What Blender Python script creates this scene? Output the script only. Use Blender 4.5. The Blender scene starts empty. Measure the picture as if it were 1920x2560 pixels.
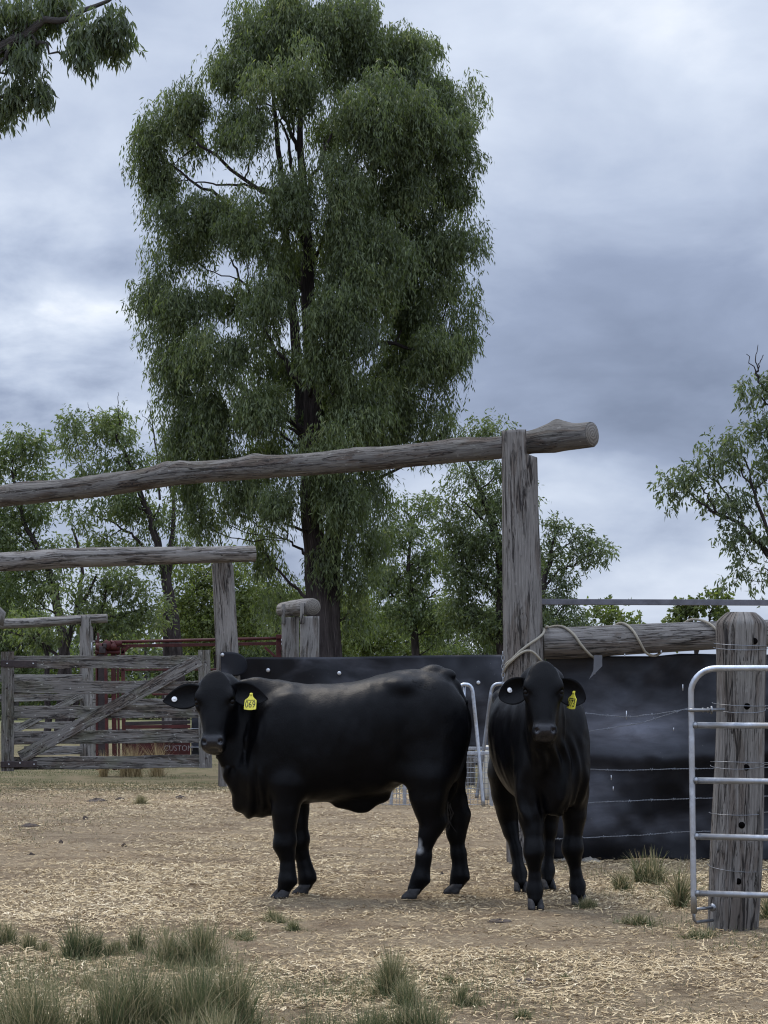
import bpy, math, random
import numpy as np
from mathutils import Vector, Matrix

# ------------------------------------------------------------ camera, world, sun, exposure
SC = bpy.context.scene
COL = SC.collection
F_PX, HOR, EYE = 5100.0, 1730.0, 1.2          # focal length and horizon row in photograph pixels, eye height (m)
TH = math.atan((HOR - 1280.0) / F_PX)
cam_d = bpy.data.cameras.new("camera")
cam = bpy.data.objects.new("camera", cam_d)
COL.objects.link(cam)
cam.location = (0, 0, EYE)
cam.rotation_euler = (math.radians(90) + TH, 0, 0)
cam_d.sensor_fit = 'VERTICAL'
cam_d.sensor_height = 36.0
cam_d.lens = 36.0 * F_PX / 2560.0
cam_d.clip_start = 0.1
cam_d.clip_end = 4000.0
SC.camera = cam

SUN_EL, SUN_AZ = math.radians(62), math.radians(-35)   # azimuth from +Y towards +X
wd = bpy.data.worlds.new("World")
SC.world = wd
wd.use_nodes = True
nt = wd.node_tree
nt.nodes.clear()
def wn(t, **k):
    n = nt.nodes.new(t)
    for a, b in k.items():
        setattr(n, a, b)
    return n
def wmath(op, a, b=None, c=None, clamp=False):
    n = wn('ShaderNodeMath', operation=op)
    n.use_clamp = clamp
    for i, v in enumerate((a, b, c)):
        if v is None: continue
        if isinstance(v, (int, float)): n.inputs[i].default_value = v
        else: nt.links.new(v, n.inputs[i])
    return n.outputs[0]
wout = wn('ShaderNodeOutputWorld')
sky = wn('ShaderNodeTexSky', sky_type='NISHITA')
sky.sun_disc = False
sky.sun_elevation = SUN_EL
sky.sun_rotation = SUN_AZ
sky.air_density = 1.0
sky.dust_density = 2.0
bg_sky = wn('ShaderNodeBackground')
bg_sky.inputs[1].default_value = 0.07
nt.links.new(sky.outputs[0], bg_sky.inputs[0])
tc = wn('ShaderNodeTexCoord')
sep = wn('ShaderNodeSeparateXYZ')
nt.links.new(tc.outputs['Generated'], sep.inputs[0])
# cloud deck: project the view direction on a layer overhead, so clouds flatten to the horizon
zc = wmath('MAXIMUM', sep.outputs[2], 0.0)
zc = wmath('ADD', zc, 0.34)
cu = wmath('DIVIDE', sep.outputs[0], zc)
cv = wmath('DIVIDE', sep.outputs[1], zc)
cmb = wn('ShaderNodeCombineXYZ')
nt.links.new(cu, cmb.inputs[0]); nt.links.new(cv, cmb.inputs[1])
def wnoise(scale, detail, rough, dist, off):
    mp = wn('ShaderNodeMapping')
    mp.inputs['Location'].default_value = off
    nt.links.new(cmb.outputs[0], mp.inputs[0])
    n = wn('ShaderNodeTexNoise')
    nt.links.new(mp.outputs[0], n.inputs['Vector'])
    n.inputs['Scale'].default_value = scale
    n.inputs['Detail'].default_value = detail
    n.inputs['Roughness'].default_value = rough
    n.inputs['Distortion'].default_value = dist
    return n.outputs[0]
n1 = wnoise(2.3, 5, 0.5, 0.5, (3.1, 7.7, 0.4))
n2 = wnoise(5.5, 9, 0.55, 0.25, (1.3, 2.2, 5.0))
az = wmath('ARCTAN2', sep.outputs[0], sep.outputs[1])
def blob(a0, e0, sa, se):
    da = wmath('DIVIDE', wmath('SUBTRACT', az, a0), sa)
    de = wmath('DIVIDE', wmath('SUBTRACT', sep.outputs[2], e0), se)
    r2 = wmath('ADD', wmath('MULTIPLY', da, da), wmath('MULTIPLY', de, de))
    return wmath('POWER', 2.718, wmath('MULTIPLY', r2, -1.0))
val = wmath('MULTIPLY', wmath('SUBTRACT', n1, 0.5), 1.0)
val = wmath('ADD', val, wmath('MULTIPLY', wmath('SUBTRACT', n2, 0.5), 0.62))
val = wmath('ADD', val, wmath('MULTIPLY', wmath('MULTIPLY', wmath('SUBTRACT', n2, 0.50), 1.3), blob(-0.19, 0.17, 0.11, 0.07)))
val = wmath('ADD', val, 0.505)
val = wmath('ADD', val, wmath('MULTIPLY', blob(-0.20, 0.175, 0.11, 0.05), 0.27))   # bright break low in the west
val = wmath('ADD', val, wmath('MULTIPLY', blob(-0.04, 0.34, 0.32, 0.10), 0.17))
val = wmath('SUBTRACT', val, wmath('MULTIPLY', blob(0.15, 0.165, 0.15, 0.05), 0.34)) # dark bank in the east
val = wmath('SUBTRACT', val, wmath('MULTIPLY', blob(-0.17, 0.205, 0.06, 0.014), 0.25))
val = wmath('ADD', val, wmath('MULTIPLY', blob(0.12, 0.05, 0.5, 0.045), 0.08))
ramp = wn('ShaderNodeValToRGB')
nt.links.new(val, ramp.inputs[0])
el = ramp.color_ramp.elements
el[0].position = 0.05; el[0].color = (0.150, 0.184, 0.268, 1)
el[1].position = 1.0; el[1].color = (0.72, 0.75, 0.80, 1)
for p, c in ((0.32, (0.225, 0.270, 0.378, 1)), (0.52, (0.345, 0.400, 0.515, 1)), (0.76, (0.495, 0.55, 0.65, 1))):
    e = el.new(p); e.color = c
bg_cl = wn('ShaderNodeBackground')
nt.links.new(ramp.outputs[0], bg_cl.inputs[0])
# an overcast sky is brightest towards the zenith
zen = wn('ShaderNodeMapRange'); zen.interpolation_type = 'SMOOTHSTEP'
nt.links.new(sep.outputs[2], zen.inputs[0])
zen.inputs[1].default_value = 0.36; zen.inputs[2].default_value = 0.85; zen.inputs[3].default_value = 1.0; zen.inputs[4].default_value = 2.4
bhd = wn('ShaderNodeMapRange'); bhd.interpolation_type = 'SMOOTHSTEP'    # unseen sky behind the camera, brightened to light the sides facing it
nt.links.new(sep.outputs[1], bhd.inputs[0])
bhd.inputs[1].default_value = 0.75; bhd.inputs[2].default_value = -0.35; bhd.inputs[3].default_value = 1.0; bhd.inputs[4].default_value = 1.75
nt.links.new(wmath('MULTIPLY', zen.outputs[0], bhd.outputs[0]), bg_cl.inputs[1])
mixw = wn('ShaderNodeMixShader')
mixw.inputs[0].default_value = 0.93
nt.links.new(bg_sky.outputs[0], mixw.inputs[1])
nt.links.new(bg_cl.outputs[0], mixw.inputs[2])
nt.links.new(mixw.outputs[0], wout.inputs[0])

sun_d = bpy.data.lights.new("sun", 'SUN')
sun_d.energy = 1.5
sun_d.angle = math.radians(22)
sun_d.color = (1.0, 0.91, 0.79)
sun = bpy.data.objects.new("sun", sun_d)
COL.objects.link(sun)
sv = Vector((math.sin(SUN_AZ) * math.cos(SUN_EL), math.cos(SUN_AZ) * math.cos(SUN_EL), math.sin(SUN_EL)))
sun.rotation_euler = sv.to_track_quat('Z', 'Y').to_euler()
SC.view_settings.view_transform = 'Standard'
SC.view_settings.look = 'None'
SC.view_settings.exposure = 0.55
SC.view_settings.gamma = 1.0
SC.view_settings.use_curve_mapping = False
SC.cycles.max_bounces = 6
SC.cycles.diffuse_bounces = 3
SC.cycles.transparent_max_bounces = 8
SC.cycles.use_denoising = True
SC.cycles.filter_width = 1.15

# ------------------------------------------------------------ helpers
def W(px, py, d):
    """world point that the photograph shows at pixel (px, py), at depth d along +Y"""
    t = TH + math.atan((1280.0 - py) / F_PX)
    z = EYE + d * math.tan(t)
    fwd = d * math.cos(TH) + (z - EYE) * math.sin(TH)
    return Vector(((px - 960.0) / F_PX * fwd, d, z))
def GD(py):
    return EYE / math.tan(-(TH + math.atan((1280.0 - py) / F_PX)))
def G(px, py):
    return W(px, py, GD(py))

def tag(o, label=None, cat=None, group=None, kind=None):
    if label: o['label'] = label
    if cat: o['category'] = cat
    if group: o['group'] = group
    if kind: o['kind'] = kind
    return o
def empty(name, loc=(0, 0, 0), rz=0.0):
    o = bpy.data.objects.new(name, None)
    COL.objects.link(o)
    o.location = loc
    o.rotation_euler = (0, 0, rz)
    return o
def link(name, me, mat, parent=None, smooth=True):
    o = bpy.data.objects.new(name, me)
    COL.objects.link(o)
    if mat is not None and not me.materials:
        for m in (mat if isinstance(mat, (list, tuple)) else [mat]):
            me.materials.append(m)
    if smooth:
        me.polygons.foreach_set('use_smooth', [True] * len(me.polygons))
    if parent is not None:
        o.parent = parent
    return o
def copy_tree(o, parent=None):
    c = o.copy()
    COL.objects.link(c)
    c.parent = parent
    for ch in [x for x in bpy.data.objects if x.parent == o]:
        copy_tree(ch, c)
    return c

# vectorised value noise
def _h(ix, iy, iz, s):
    n = (ix * 374761393 + iy * 668265263 + iz * 2147483647 + s * 974634777) & 0xFFFFFFFF
    n = ((n ^ (n >> 13)) * 1274126177) & 0xFFFFFFFF
    n = n ^ (n >> 16)
    return (n & 0xFFFF) / 65535.0
def vnoise(x, y, z, s=0):
    x = np.asarray(x, float); y = np.asarray(y, float); z = np.asarray(z, float)
    x, y, z = np.broadcast_arrays(x, y, z)
    ix = np.floor(x).astype(np.int64); iy = np.floor(y).astype(np.int64); iz = np.floor(z).astype(np.int64)
    fx = x - ix; fy = y - iy; fz = z - iz
    fx = fx * fx * (3 - 2 * fx); fy = fy * fy * (3 - 2 * fy); fz = fz * fz * (3 - 2 * fz)
    r = 0
    for dx in (0, 1):
        for dy in (0, 1):
            for dz in (0, 1):
                w = (fx if dx else 1 - fx) * (fy if dy else 1 - fy) * (fz if dz else 1 - fz)
                r = r + w * _h(ix + dx, iy + dy, iz + dz, s)
    return r * 2 - 1
def fbm(x, y, z, s=0, o=4):
    r = 0; a = 1.0; t = 0
    for i in range(o):
        r = r + a * vnoise(x * 2 ** i, y * 2 ** i, z * 2 ** i, s + i * 17)
        t += a; a *= 0.5
    return r / t

class MB:
    """collects shapes, builds ONE mesh"""
    def __init__(self):
        self.v = []; self.f = []; self.uv = []; self.mi = []
    def add(self, vs, fs, uvs=None, mi=0):
        b = len(self.v)
        self.v.extend([tuple(p) for p in vs])
        for k, f in enumerate(fs):
            self.f.append(tuple(b + i for i in f))
            self.uv.append(uvs[k] if uvs else [(0, 0)] * len(f))
            self.mi.append(mi)
    def build(self, name, mat, parent=None, smooth=True, label=None):
        me = bpy.data.meshes.new(name)
        me.from_pydata(self.v, [], self.f)
        uvl = me.uv_layers.new(name="UVMap")
        uvl.data.foreach_set('uv', [c for f in self.uv for p in f for c in p])
        if any(self.mi): me.polygons.foreach_set('material_index', self.mi)
        me.update()
        o = link(name, me, mat, parent, smooth)
        if label: o['label'] = label
        return o
    def box(self, c, s, R=None, bev=0.0, mi=0):
        """box, UV in metres, bevelled edges when bev > 0"""
        import bmesh
        hx, hy, hz = s[0] / 2, s[1] / 2, s[2] / 2
        R = R or Matrix.Identity(3)
        c = Vector(c)
        bm = bmesh.new()
        bmesh.ops.create_cube(bm, size=1.0)
        for v in bm.verts:
            v.co = Vector((v.co.x * s[0], v.co.y * s[1], v.co.z * s[2]))
        if bev > 0:
            bmesh.ops.bevel(bm, geom=list(bm.edges), offset=bev, segments=2, affect='EDGES', profile=0.6)
        bm.verts.index_update()
        vs = [c + R @ v.co for v in bm.verts]
        fs = []; uvs = []
        lng = max(range(3), key=lambda i: s[i])
        oth = [i for i in range(3) if i != lng]
        for f in bm.faces:
            n = f.normal
            fs.append([v.index for v in f.verts])
            cr = oth[0] if abs(n[oth[0]]) < abs(n[oth[1]]) else oth[1]
            uvs.append([(v.co[cr] + c[0] * .37 + 3 * c[2], v.co[lng] + c[1] * .71) for v in f.verts])
        bm.free()
        self.add(vs, fs, uvs, mi)
    def tube(self, pts, rad, n=12, cap=True, rough=0.0, groove=0.0, seed=0, flat=1.0, mi=0, vcut=0.0, twist=0.0):
        """swept tube; rough/groove displace the surface like split, weathered timber"""
        pts = [Vector(p) for p in pts]
        m = len(pts)
        rad = [rad] * m if isinstance(rad, (int, float)) else list(rad)
        T = []
        for i in range(m):
            T.append((pts[min(i + 1, m - 1)] - pts[max(i - 1, 0)]).normalized())
        up = Vector((0, 0, 1)) if abs(T[0].z) < 0.9 else Vector((0, 1, 0))
        X = T[0].cross(up).normalized(); Y = X.cross(T[0]).normalized()
        vs = []; L = 0; Ls = []
        for i in range(m):
            if i:
                L += (pts[i] - pts[i - 1]).length
                q = T[i - 1].rotation_difference(T[i])
                X = q @ X; Y = q @ Y
            Ls.append(L)
            a = np.linspace(0, 2 * math.pi, n, endpoint=False) + twist * L
            r = np.full(n, rad[i])
            if rough: r = r * (1 + rough * fbm(np.cos(a) * 1.2 + seed, np.sin(a) * 1.2, L * 1.4, seed, 3))
            if groove:
                g = vnoise(np.cos(a) * 5 + seed * 3, np.sin(a) * 5, L * 0.8, seed + 5)
                g2 = vnoise(np.cos(a) * 12 + seed * 3, np.sin(a) * 12, L * 2.0, seed + 9)
                r = r - groove * (np.clip(-g - .25, 0, 1) * 1.6 + 0.35 * np.clip(g2, 0, 1))
            for k in range(n):
                vs.append(pts[i] + X * (math.cos(a[k]) * r[k]) + Y * (math.sin(a[k]) * r[k] * flat))
        fs = []; uvs = []
        for i in range(m - 1):
            for k in range(n):
                k2 = (k + 1) % n
                fs.append((i * n + k, i * n + k2, (i + 1) * n + k2, (i + 1) * n + k))
                u0 = k / n * 2 * math.pi * rad[0]; u1 = (k + 1) / n * 2 * math.pi * rad[0]
                uvs.append([(u0, Ls[i]), (u1, Ls[i]), (u1, Ls[i + 1]), (u0, Ls[i + 1])])
        if cap:
            for i, rev in ((0, True), (m - 1, False)):
                idx = [i * n + k for k in range(n)]
                if rev: idx = idx[::-1]
                ci = len(vs); vs.append(pts[i] + T[i] * (0.0))
                for k in range(n):
                    a_, b_ = idx[k], idx[(k + 1) % n]
                    fs.append((a_, b_, ci))
                    uvs.append([(((vs[q] - pts[i]).dot(X)), (vs[q] - pts[i]).dot(Y) * .15) for q in (a_, b_, ci)])
        self.add(vs, fs, uvs, mi)
    def plate(self, outline, thick, origin, ux, uy, mi=0):
        """extruded 2-D outline in the plane (ux, uy) at origin"""
        ux = Vector(ux).normalized(); uy = Vector(uy).normalized(); nn = ux.cross(uy)
        o = Vector(origin); n = len(outline)
        vs = [o + ux * a + uy * b + nn * (thick / 2) for a, b in outline] + [o + ux * a + uy * b - nn * (thick / 2) for a, b in outline]
        fs = [tuple(range(n)), tuple(range(2 * n - 1, n - 1, -1))]
        uvs = [[outline[i] for i in range(n)], [outline[i - n] for i in range(2 * n - 1, n - 1, -1)]]
        for k in range(n):
            k2 = (k + 1) % n
            fs.append((k, n + k, n + k2, k2)); uvs.append([outline[k], outline[k], outline[k2], outline[k2]])
        self.add(vs, fs, uvs, mi)

def spline(pts, n):
    """Catmull-Rom through pts (tuples of any length), n samples"""
    P = np.array([list(p) for p in pts], float)
    m = len(P); out = []
    for t in np.linspace(0, m - 1, n):
        i = min(int(t), m - 2); f = t - i
        p0 = P[max(i - 1, 0)]; p1 = P[i]; p2 = P[i + 1]; p3 = P[min(i + 2, m - 1)]
        out.append(0.5 * ((2 * p1) + (p2 - p0) * f + (2 * p0 - 5 * p1 + 4 * p2 - p3) * f * f + (3 * p1 - p0 - 3 * p2 + p3) * f ** 3))
    return np.array(out)

def text_mesh(txt, size, extrude=0.0006):
    cu = bpy.data.curves.new('lettering', 'FONT')
    cu.body = txt; cu.size = size; cu.extrude = extrude; cu.align_x = 'CENTER'; cu.align_y = 'CENTER'
    cu.resolution_u = 3
    o = bpy.data.objects.new('lettering', cu)
    COL.objects.link(o)
    bpy.context.view_layer.update()
    me = bpy.data.meshes.new_from_object(o.evaluated_get(bpy.context.evaluated_depsgraph_get()))
    bpy.data.objects.remove(o); bpy.data.curves.remove(cu)
    return me

# ------------------------------------------------------------ materials
class NT:
    def __init__(self, name):
        self.m = bpy.data.materials.new(name)
        self.m.use_nodes = True
        self.t = self.m.node_tree
        self.p = self.t.nodes['Principled BSDF']
        self.out = self.t.nodes['Material Output']
    def n(self, typ, **k):
        x = self.t.nodes.new(typ)
        for a, b in k.items(): setattr(x, a, b)
        return x
    def l(self, a, b): self.t.links.new(a, b)
    def coord(self, kind='Object', scale=(1, 1, 1)):
        c = self.n('ShaderNodeTexCoord')
        mp = self.n('ShaderNodeMapping')
        mp.inputs['Scale'].default_value = scale
        self.l(c.outputs[kind], mp.inputs[0])
        return mp.outputs[0]
    def noise(self, vec, scale, detail=4, rough=0.55, dist=0.0):
        x = self.n('ShaderNodeTexNoise')
        self.l(vec, x.inputs['Vector'])
        x.inputs['Scale'].default_value = scale; x.inputs['Detail'].default_value = detail
        x.inputs['Roughness'].default_value = rough; x.inputs['Distortion'].default_value = dist
        return x.outputs[0]
    def ramp(self, fac, stops):
        r = self.n('ShaderNodeValToRGB')
        self.l(fac, r.inputs[0])
        e = r.color_ramp.elements
        e[0].position, e[0].color = stops[0][0], tuple(stops[0][1]) + (1,)
        e[1].position, e[1].color = stops[-1][0], tuple(stops[-1][1]) + (1,)
        for p, c in stops[1:-1]:
            q = e.new(p); q.color = tuple(c) + (1,)
        return r.outputs[0]
    def gramp(self, fac, a, b, lo=0.0, hi=1.0):
        return self.ramp(fac, [(a, (lo,) * 3), (b, (hi,) * 3)])
    def mix(self, fac, a, b, mode='MIX'):
        x = self.n('ShaderNodeMix', data_type='RGBA', blend_type=mode)
        for i, v in ((0, fac), (6, a), (7, b)):
            if isinstance(v, (int, float)): x.inputs[i].default_value = v
            elif isinstance(v, tuple): x.inputs[i].default_value = v + (1,) if len(v) == 3 else v
            else: self.l(v, x.inputs[i])
        return x.outputs[2]
    def math(self, op, a, b=0.0):
        x = self.n('ShaderNodeMath', operation=op)
        for i, v in ((0, a), (1, b)):
            if isinstance(v, (int, float)): x.inputs[i].default_value = v
            else: self.l(v, x.inputs[i])
        return x.outputs[0]
    def bump(self, h, strength=0.5, dist=0.01):
        x = self.n('ShaderNodeBump')
        self.l(h, x.inputs['Height'])
        x.inputs['Strength'].default_value = strength; x.inputs['Distance'].default_value = dist
        self.l(x.outputs[0], self.p.inputs['Normal'])
    def base(self, c, rough=0.8, metal=0.0, spec=None):
        if isinstance(c, tuple): self.p.inputs['Base Color'].default_value = c + (1,)
        else: self.l(c, self.p.inputs['Base Color'])
        if isinstance(rough, (int, float)): self.p.inputs['Roughness'].default_value = rough
        else: self.l(rough, self.p.inputs['Roughness'])
        self.p.inputs['Metallic'].default_value = metal
        if spec is not None: self.p.inputs['Specular IOR Level'].default_value = spec
        return self

def mat_wood(name, tone=1.0, lichen=0.0, warm=0.0):
    """weathered grey hardwood; UV in metres, grain along V"""
    a = NT(name)
    uv = a.coord('UV', (1, 1, 1))
    g1 = a.noise(a.coord('UV', (75, 3.5, 1)), 1.0, 5, 0.7, 0.9)
    g2 = a.noise(a.coord('UV', (26, 1.5, 1)), 1.0, 4, 0.62, 1.2)
    g3 = a.noise(a.coord('UV', (9, 1.7, 1)), 1.0, 4, 0.65, 0.8)
    g4 = a.noise(a.coord('UV', (15, 0.75, 1)), 1.0, 3, 0.55, 0.9)
    col = a.ramp(g1, [(0.28, (0.088 * tone, 0.080 * tone, 0.075 * tone)), (0.48, (0.195 * tone, 0.180 * tone, 0.166 * tone)),
                      (0.74, (0.33 * tone, 0.31 * tone, 0.285 * tone))])
    col = a.mix(a.gramp(g2, 0.42, 0.70, .0, .5), col, a.mix(0.5, col, (0.39 * tone, 0.37 * tone, 0.34 * tone)))
    col = a.mix(a.gramp(g3, 0.50, 0.60), col, a.mix(0.62, col, (0.13 * tone, (0.100 - .02 * warm) * tone, (0.080 - .03 * warm) * tone)))
    ridge = a.math('ABSOLUTE', a.math('SUBTRACT', g4, 0.5))
    ridge2 = a.math('ABSOLUTE', a.math('SUBTRACT', g2, 0.5))
    crack = a.math('MAXIMUM', a.math('MULTIPLY', a.gramp(ridge, 0.004, 0.020, 1.0, 0.0), a.gramp(g3, .40, .52)), a.math('MULTIPLY', a.gramp(ridge2, 0.003, 0.016, .8, 0.0), a.gramp(g3, .5, .38)))
    hollow = a.gramp(g2, 0.30, 0.37, 1.0, 0.0)
    crack = a.math('MAXIMUM', crack, hollow)
    col = a.mix(crack, col, (0.022, 0.019, 0.018))
    if lichen:
        sp = a.noise(a.coord('UV', (26, 12, 1)), 1.0, 3, 0.7)
        lf = a.math('MULTIPLY', a.gramp(sp, 0.62, 0.69), lichen)
        col = a.mix(lf, col, (0.46, 0.46, 0.42))
        gr = a.math('MULTIPLY', a.gramp(a.noise(uv, 2.3, 3, 0.6), 0.5, 0.68), lichen * 0.5)
        col = a.mix(gr, col, (0.11, 0.12, 0.065))
    a.base(col, 0.88, 0.0, 0.25)
    hgt = a.math('SUBTRACT', a.math('ADD', g1, a.math('MULTIPLY', g2, 0.8)), a.math('MULTIPLY', crack, 1.8))
    a.bump(hgt, 0.9, 0.010)
    return a.m
def mat_endgrain(name):
    a = NT(name)
    w = a.n('ShaderNodeTexWave', wave_type='RINGS', rings_direction='Z')
    a.l(a.coord('UV', (1, 6.6, 1)), w.inputs[0])
    w.inputs['Scale'].default_value = 14; w.inputs['Distortion'].default_value = 9; w.inputs['Detail'].default_value = 5
    col = a.ramp(w.outputs[1], [(0.0, (0.08, 0.07, 0.06)), (1.0, (0.16, 0.145, 0.125))])
    a.base(col, 0.9); a.bump(w.outputs[1], 0.4, 0.004)
    return a.m
def mat_galv(name, tone=1.0):
    a = NT(name)
    v = a.coord('Object', (1, 1, 1))
    n = a.noise(v, 30, 4, 0.6); n2 = a.noise(v, 5, 3, 0.6)
    col = a.mix(a.gramp(n2, .4, .65), a.ramp(n, [(0.3, (0.30 * tone, 0.33 * tone, 0.38 * tone)), (0.7, (0.50 * tone, 0.53 * tone, 0.58 * tone))]), (0.34 * tone, 0.34 * tone, 0.34 * tone))
    a.base(col, a.gramp(n, 0.2, 0.8, 0.30, 0.5), 0.88)
    a.bump(n, 0.1, 0.002)
    return a.m
def mat_plain(name, c, rough=0.7, metal=0.0, var=0.35, scale=18, bump=0.15, spec=None, rust=None):
    a = NT(name)
    v = a.coord('Object')
    n = a.noise(v, scale, 5, 0.6)
    col = a.mix(a.gramp(n, 0.3, 0.7), tuple(x * (1 - var) for x in c), tuple(min(1, x * (1 + var)) for x in c))
    if rust:
        col = a.mix(a.gramp(a.noise(v, 6, 5, .7), .52, .66), col, rust)
    a.base(col, rough, metal, spec)
    a.bump(n, bump, 0.004)
    return a.m
def mat_rubber():
    """black conveyor belting, dusty where it has been rubbed"""
    a = NT("belt_rubber")
    v = a.coord('Object')
    n1 = a.noise(a.coord('Object', (0.75, 1, 1.5)), 1.35, 4, 0.55, 0.6)
    n2 = a.noise(a.coord('Object', (0.6, 1, 2.2)), 5, 6, 0.65, 0.5)
    n3 = a.noise(v, 70, 3, 0.6)
    n4 = a.noise(v, 18, 4, 0.6)
    sp = a.noise(v, 45, 2, 0.5)
    sx = a.n('ShaderNodeSeparateXYZ'); a.l(v, sx.inputs[0])
    def smudge(x0, z0, rx, rz):      # where stock rub against the belt
        dx = a.math('DIVIDE', a.math('SUBTRACT', sx.outputs[0], x0), rx); dz = a.math('DIVIDE', a.math('SUBTRACT', sx.outputs[2], z0), rz)
        r2 = a.math('ADD', a.math('MULTIPLY', dx, dx), a.math('MULTIPLY', dz, dz))
        return a.math('POWER', 2.718, a.math('MULTIPLY', r2, -1.0))
    sm = a.math('ADD', a.math('ADD', smudge(1.72, .93, .40, .13), a.math('MULTIPLY', smudge(1.50, .52, .18, .16), .6)), a.math('MULTIPLY', smudge(1.45, .26, .25, .12), .45))
    d = a.math('MULTIPLY', a.math('ADD', a.math('MULTIPLY', a.gramp(n1, 0.45, 0.72), .45), sm), a.gramp(n2, 0.28, 0.68, 0.35, 1.0))
    d = a.math('MINIMUM', d, 1.0)
    col = a.mix(d, (0.0050, 0.0058, 0.0088), (0.135, 0.140, 0.165))
    col = a.mix(a.gramp(sp, 0.76, 0.78), col, (0.09, 0.09, 0.09))
    a.base(col, a.math('ADD', a.math('MULTIPLY', d, 0.3), 0.48), 0.0, 0.22)
    a.bump(a.math('ADD', a.math('MULTIPLY', n4, .5), a.math('MULTIPLY', n3, 0.2)), 0.2, 0.01)
    return a.m
M = {}
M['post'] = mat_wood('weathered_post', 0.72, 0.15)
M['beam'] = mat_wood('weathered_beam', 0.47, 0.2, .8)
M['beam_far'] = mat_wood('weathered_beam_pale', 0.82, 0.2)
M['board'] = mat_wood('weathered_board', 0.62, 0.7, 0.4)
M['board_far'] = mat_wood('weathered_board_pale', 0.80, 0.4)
M['end'] = mat_endgrain('sawn_end')
M['galv'] = mat_galv('galvanised_pipe')
M['galv_dull'] = mat_galv('galvanised_dull', 0.62)
M['wire'] = mat_galv('wire', 0.5)
M['rubber'] = mat_rubber()
M['red'] = mat_plain('red_paint', (0.060, 0.012, 0.011), 0.6, 0, 0.4, 9, 0.15, 0.3, (0.05, 0.022, 0.014))
M['darkiron'] = mat_plain('dark_iron', (0.030, 0.020, 0.020), 0.6, 0.2, 0.4, 20)
M['steel_dark'] = mat_plain('dark_steel_rail', (0.10, 0.10, 0.115), 0.55, 0.5, 0.3, 12)
M['bolt'] = mat_plain('bolt_steel', (0.42, 0.43, 0.45), 0.4, 0.6, 0.2, 40)
M['rope'] = mat_plain('rope_fibre', (0.26, 0.235, 0.185), 0.9, 0, 0.2, 160, 0.6)
M['hole'] = mat_plain('hole_shade_disc', (0.004, 0.0035, 0.0035), 0.95, 0, 0.2, 18, 0.0, 0.0)  # near-black colour stands in for the shade inside the bores
M['stone'] = mat_plain('pale_stone', (0.17, 0.155, 0.13), 0.9, 0, 0.3, 12, 0.5)
M['tan'] = mat_plain('tan_drum', (0.36, 0.33, 0.26), 0.7, 0, 0.2, 8)
# ------------------------------------------------------------ ground
def mat_ground():
    a = NT("yard_soil")
    v = a.coord('Object')
    big = a.noise(v, 0.35, 4, 0.6)
    mid = a.noise(v, 2.2, 6, 0.65, 0.5)
    fine = a.noise(v, 28, 6, 0.7)
    st1 = a.noise(a.coord('Object', (1, 5, 1)), 38, 4, 0.7, 1.5)
    st2 = a.noise(a.coord('Object', (5, 1.4, 1)), 30, 4, 0.7, 1.5)
    soil = a.ramp(mid, [(0.3, (0.185, 0.124, 0.074)), (0.5, (0.315, 0.228, 0.138)), (0.75, (0.39, 0.30, 0.19))])
    soil = a.mix(a.gramp(fine, .45, .7), soil, (0.09, 0.065, 0.048))
    straw = a.mix(fine, (0.31, 0.24, 0.15), (0.55, 0.455, 0.305))
    cov = a.math('MULTIPLY', a.gramp(mid, 0.26, 0.50), a.math('MAXIMUM', a.gramp(st1, .50, .58), a.gramp(st2, .54, .62)))
    yard = a.mix(cov, soil, straw)
    tramp = a.noise(v, 0.9, 5, 0.62, 0.8)
    yard = a.mix(a.gramp(tramp, .52, .66, 0.0, .45), yard, a.mix(fine, (0.085, 0.058, 0.040), (0.20, 0.145, 0.098)))
    prints = a.n('ShaderNodeTexVoronoi'); a.l(a.coord('Object', (1, .8, 1)), prints.inputs['Vector']); prints.inputs['Scale'].default_value = 5.5; prints.inputs['Randomness'].default_value = 1.0
    pit = a.gramp(prints.outputs['Distance'], .12, .42, 0.0, 1.0)
    grass = a.ramp(fine, [(0.3, (0.055, 0.062, 0.028)), (0.7, (0.190, 0.175, 0.090))])
    grass = a.mix(a.gramp(mid, .35, .6), grass, (0.22, 0.175, 0.105))
    sp = a.n('ShaderNodeSeparateXYZ'); a.l(v, sp.inputs[0])
    y = a.math('ADD', sp.outputs[1], a.math('MULTIPLY', a.math('SUBTRACT', mid, 0.5), 6.0))
    left = a.math('MULTIPLY', a.gramp(a.math('ADD', sp.outputs[0], a.math('MULTIPLY', mid, 2.5)), -3.2, -2.2, 1.0, 0.0), a.gramp(sp.outputs[1], 17, 21))
    fg = a.n('ShaderNodeMapRange'); a.l(y, fg.inputs[0]); fg.inputs[1].default_value = 24.2; fg.inputs[2].default_value = 26.2
    fr = a.n('ShaderNodeMapRange'); a.l(y, fr.inputs[0]); fr.inputs[1].default_value = 9.4; fr.inputs[2].default_value = 7.6
    near = a.math('MULTIPLY', fr.outputs[0], a.gramp(big, .4, .6, .2, .8))
    m = a.math('MAXIMUM', a.math('MAXIMUM', fg.outputs[0], a.math('MULTIPLY', left, .7)), a.math('MULTIPLY', near, .15))
    lp = a.n('ShaderNodeMapRange'); a.l(sp.outputs[1], lp.inputs[0]); lp.inputs[1].default_value = 40; lp.inputs[2].default_value = 120
    far = a.mix(big, (0.10, 0.125, 0.05), (0.17, 0.18, 0.08))
    col = a.mix(lp.outputs[0], a.mix(m, yard, grass), far)
    a.base(col, 0.95, 0, 0.1)
    a.bump(a.math('ADD', a.math('ADD', a.math('ADD', fine, a.math('MULTIPLY', st1, .8)), a.math('MULTIPLY', mid, .8)), a.math('MULTIPLY', pit, .9)), 0.9, 0.035)
    return a.m
M['ground'] = mat_ground()
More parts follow.
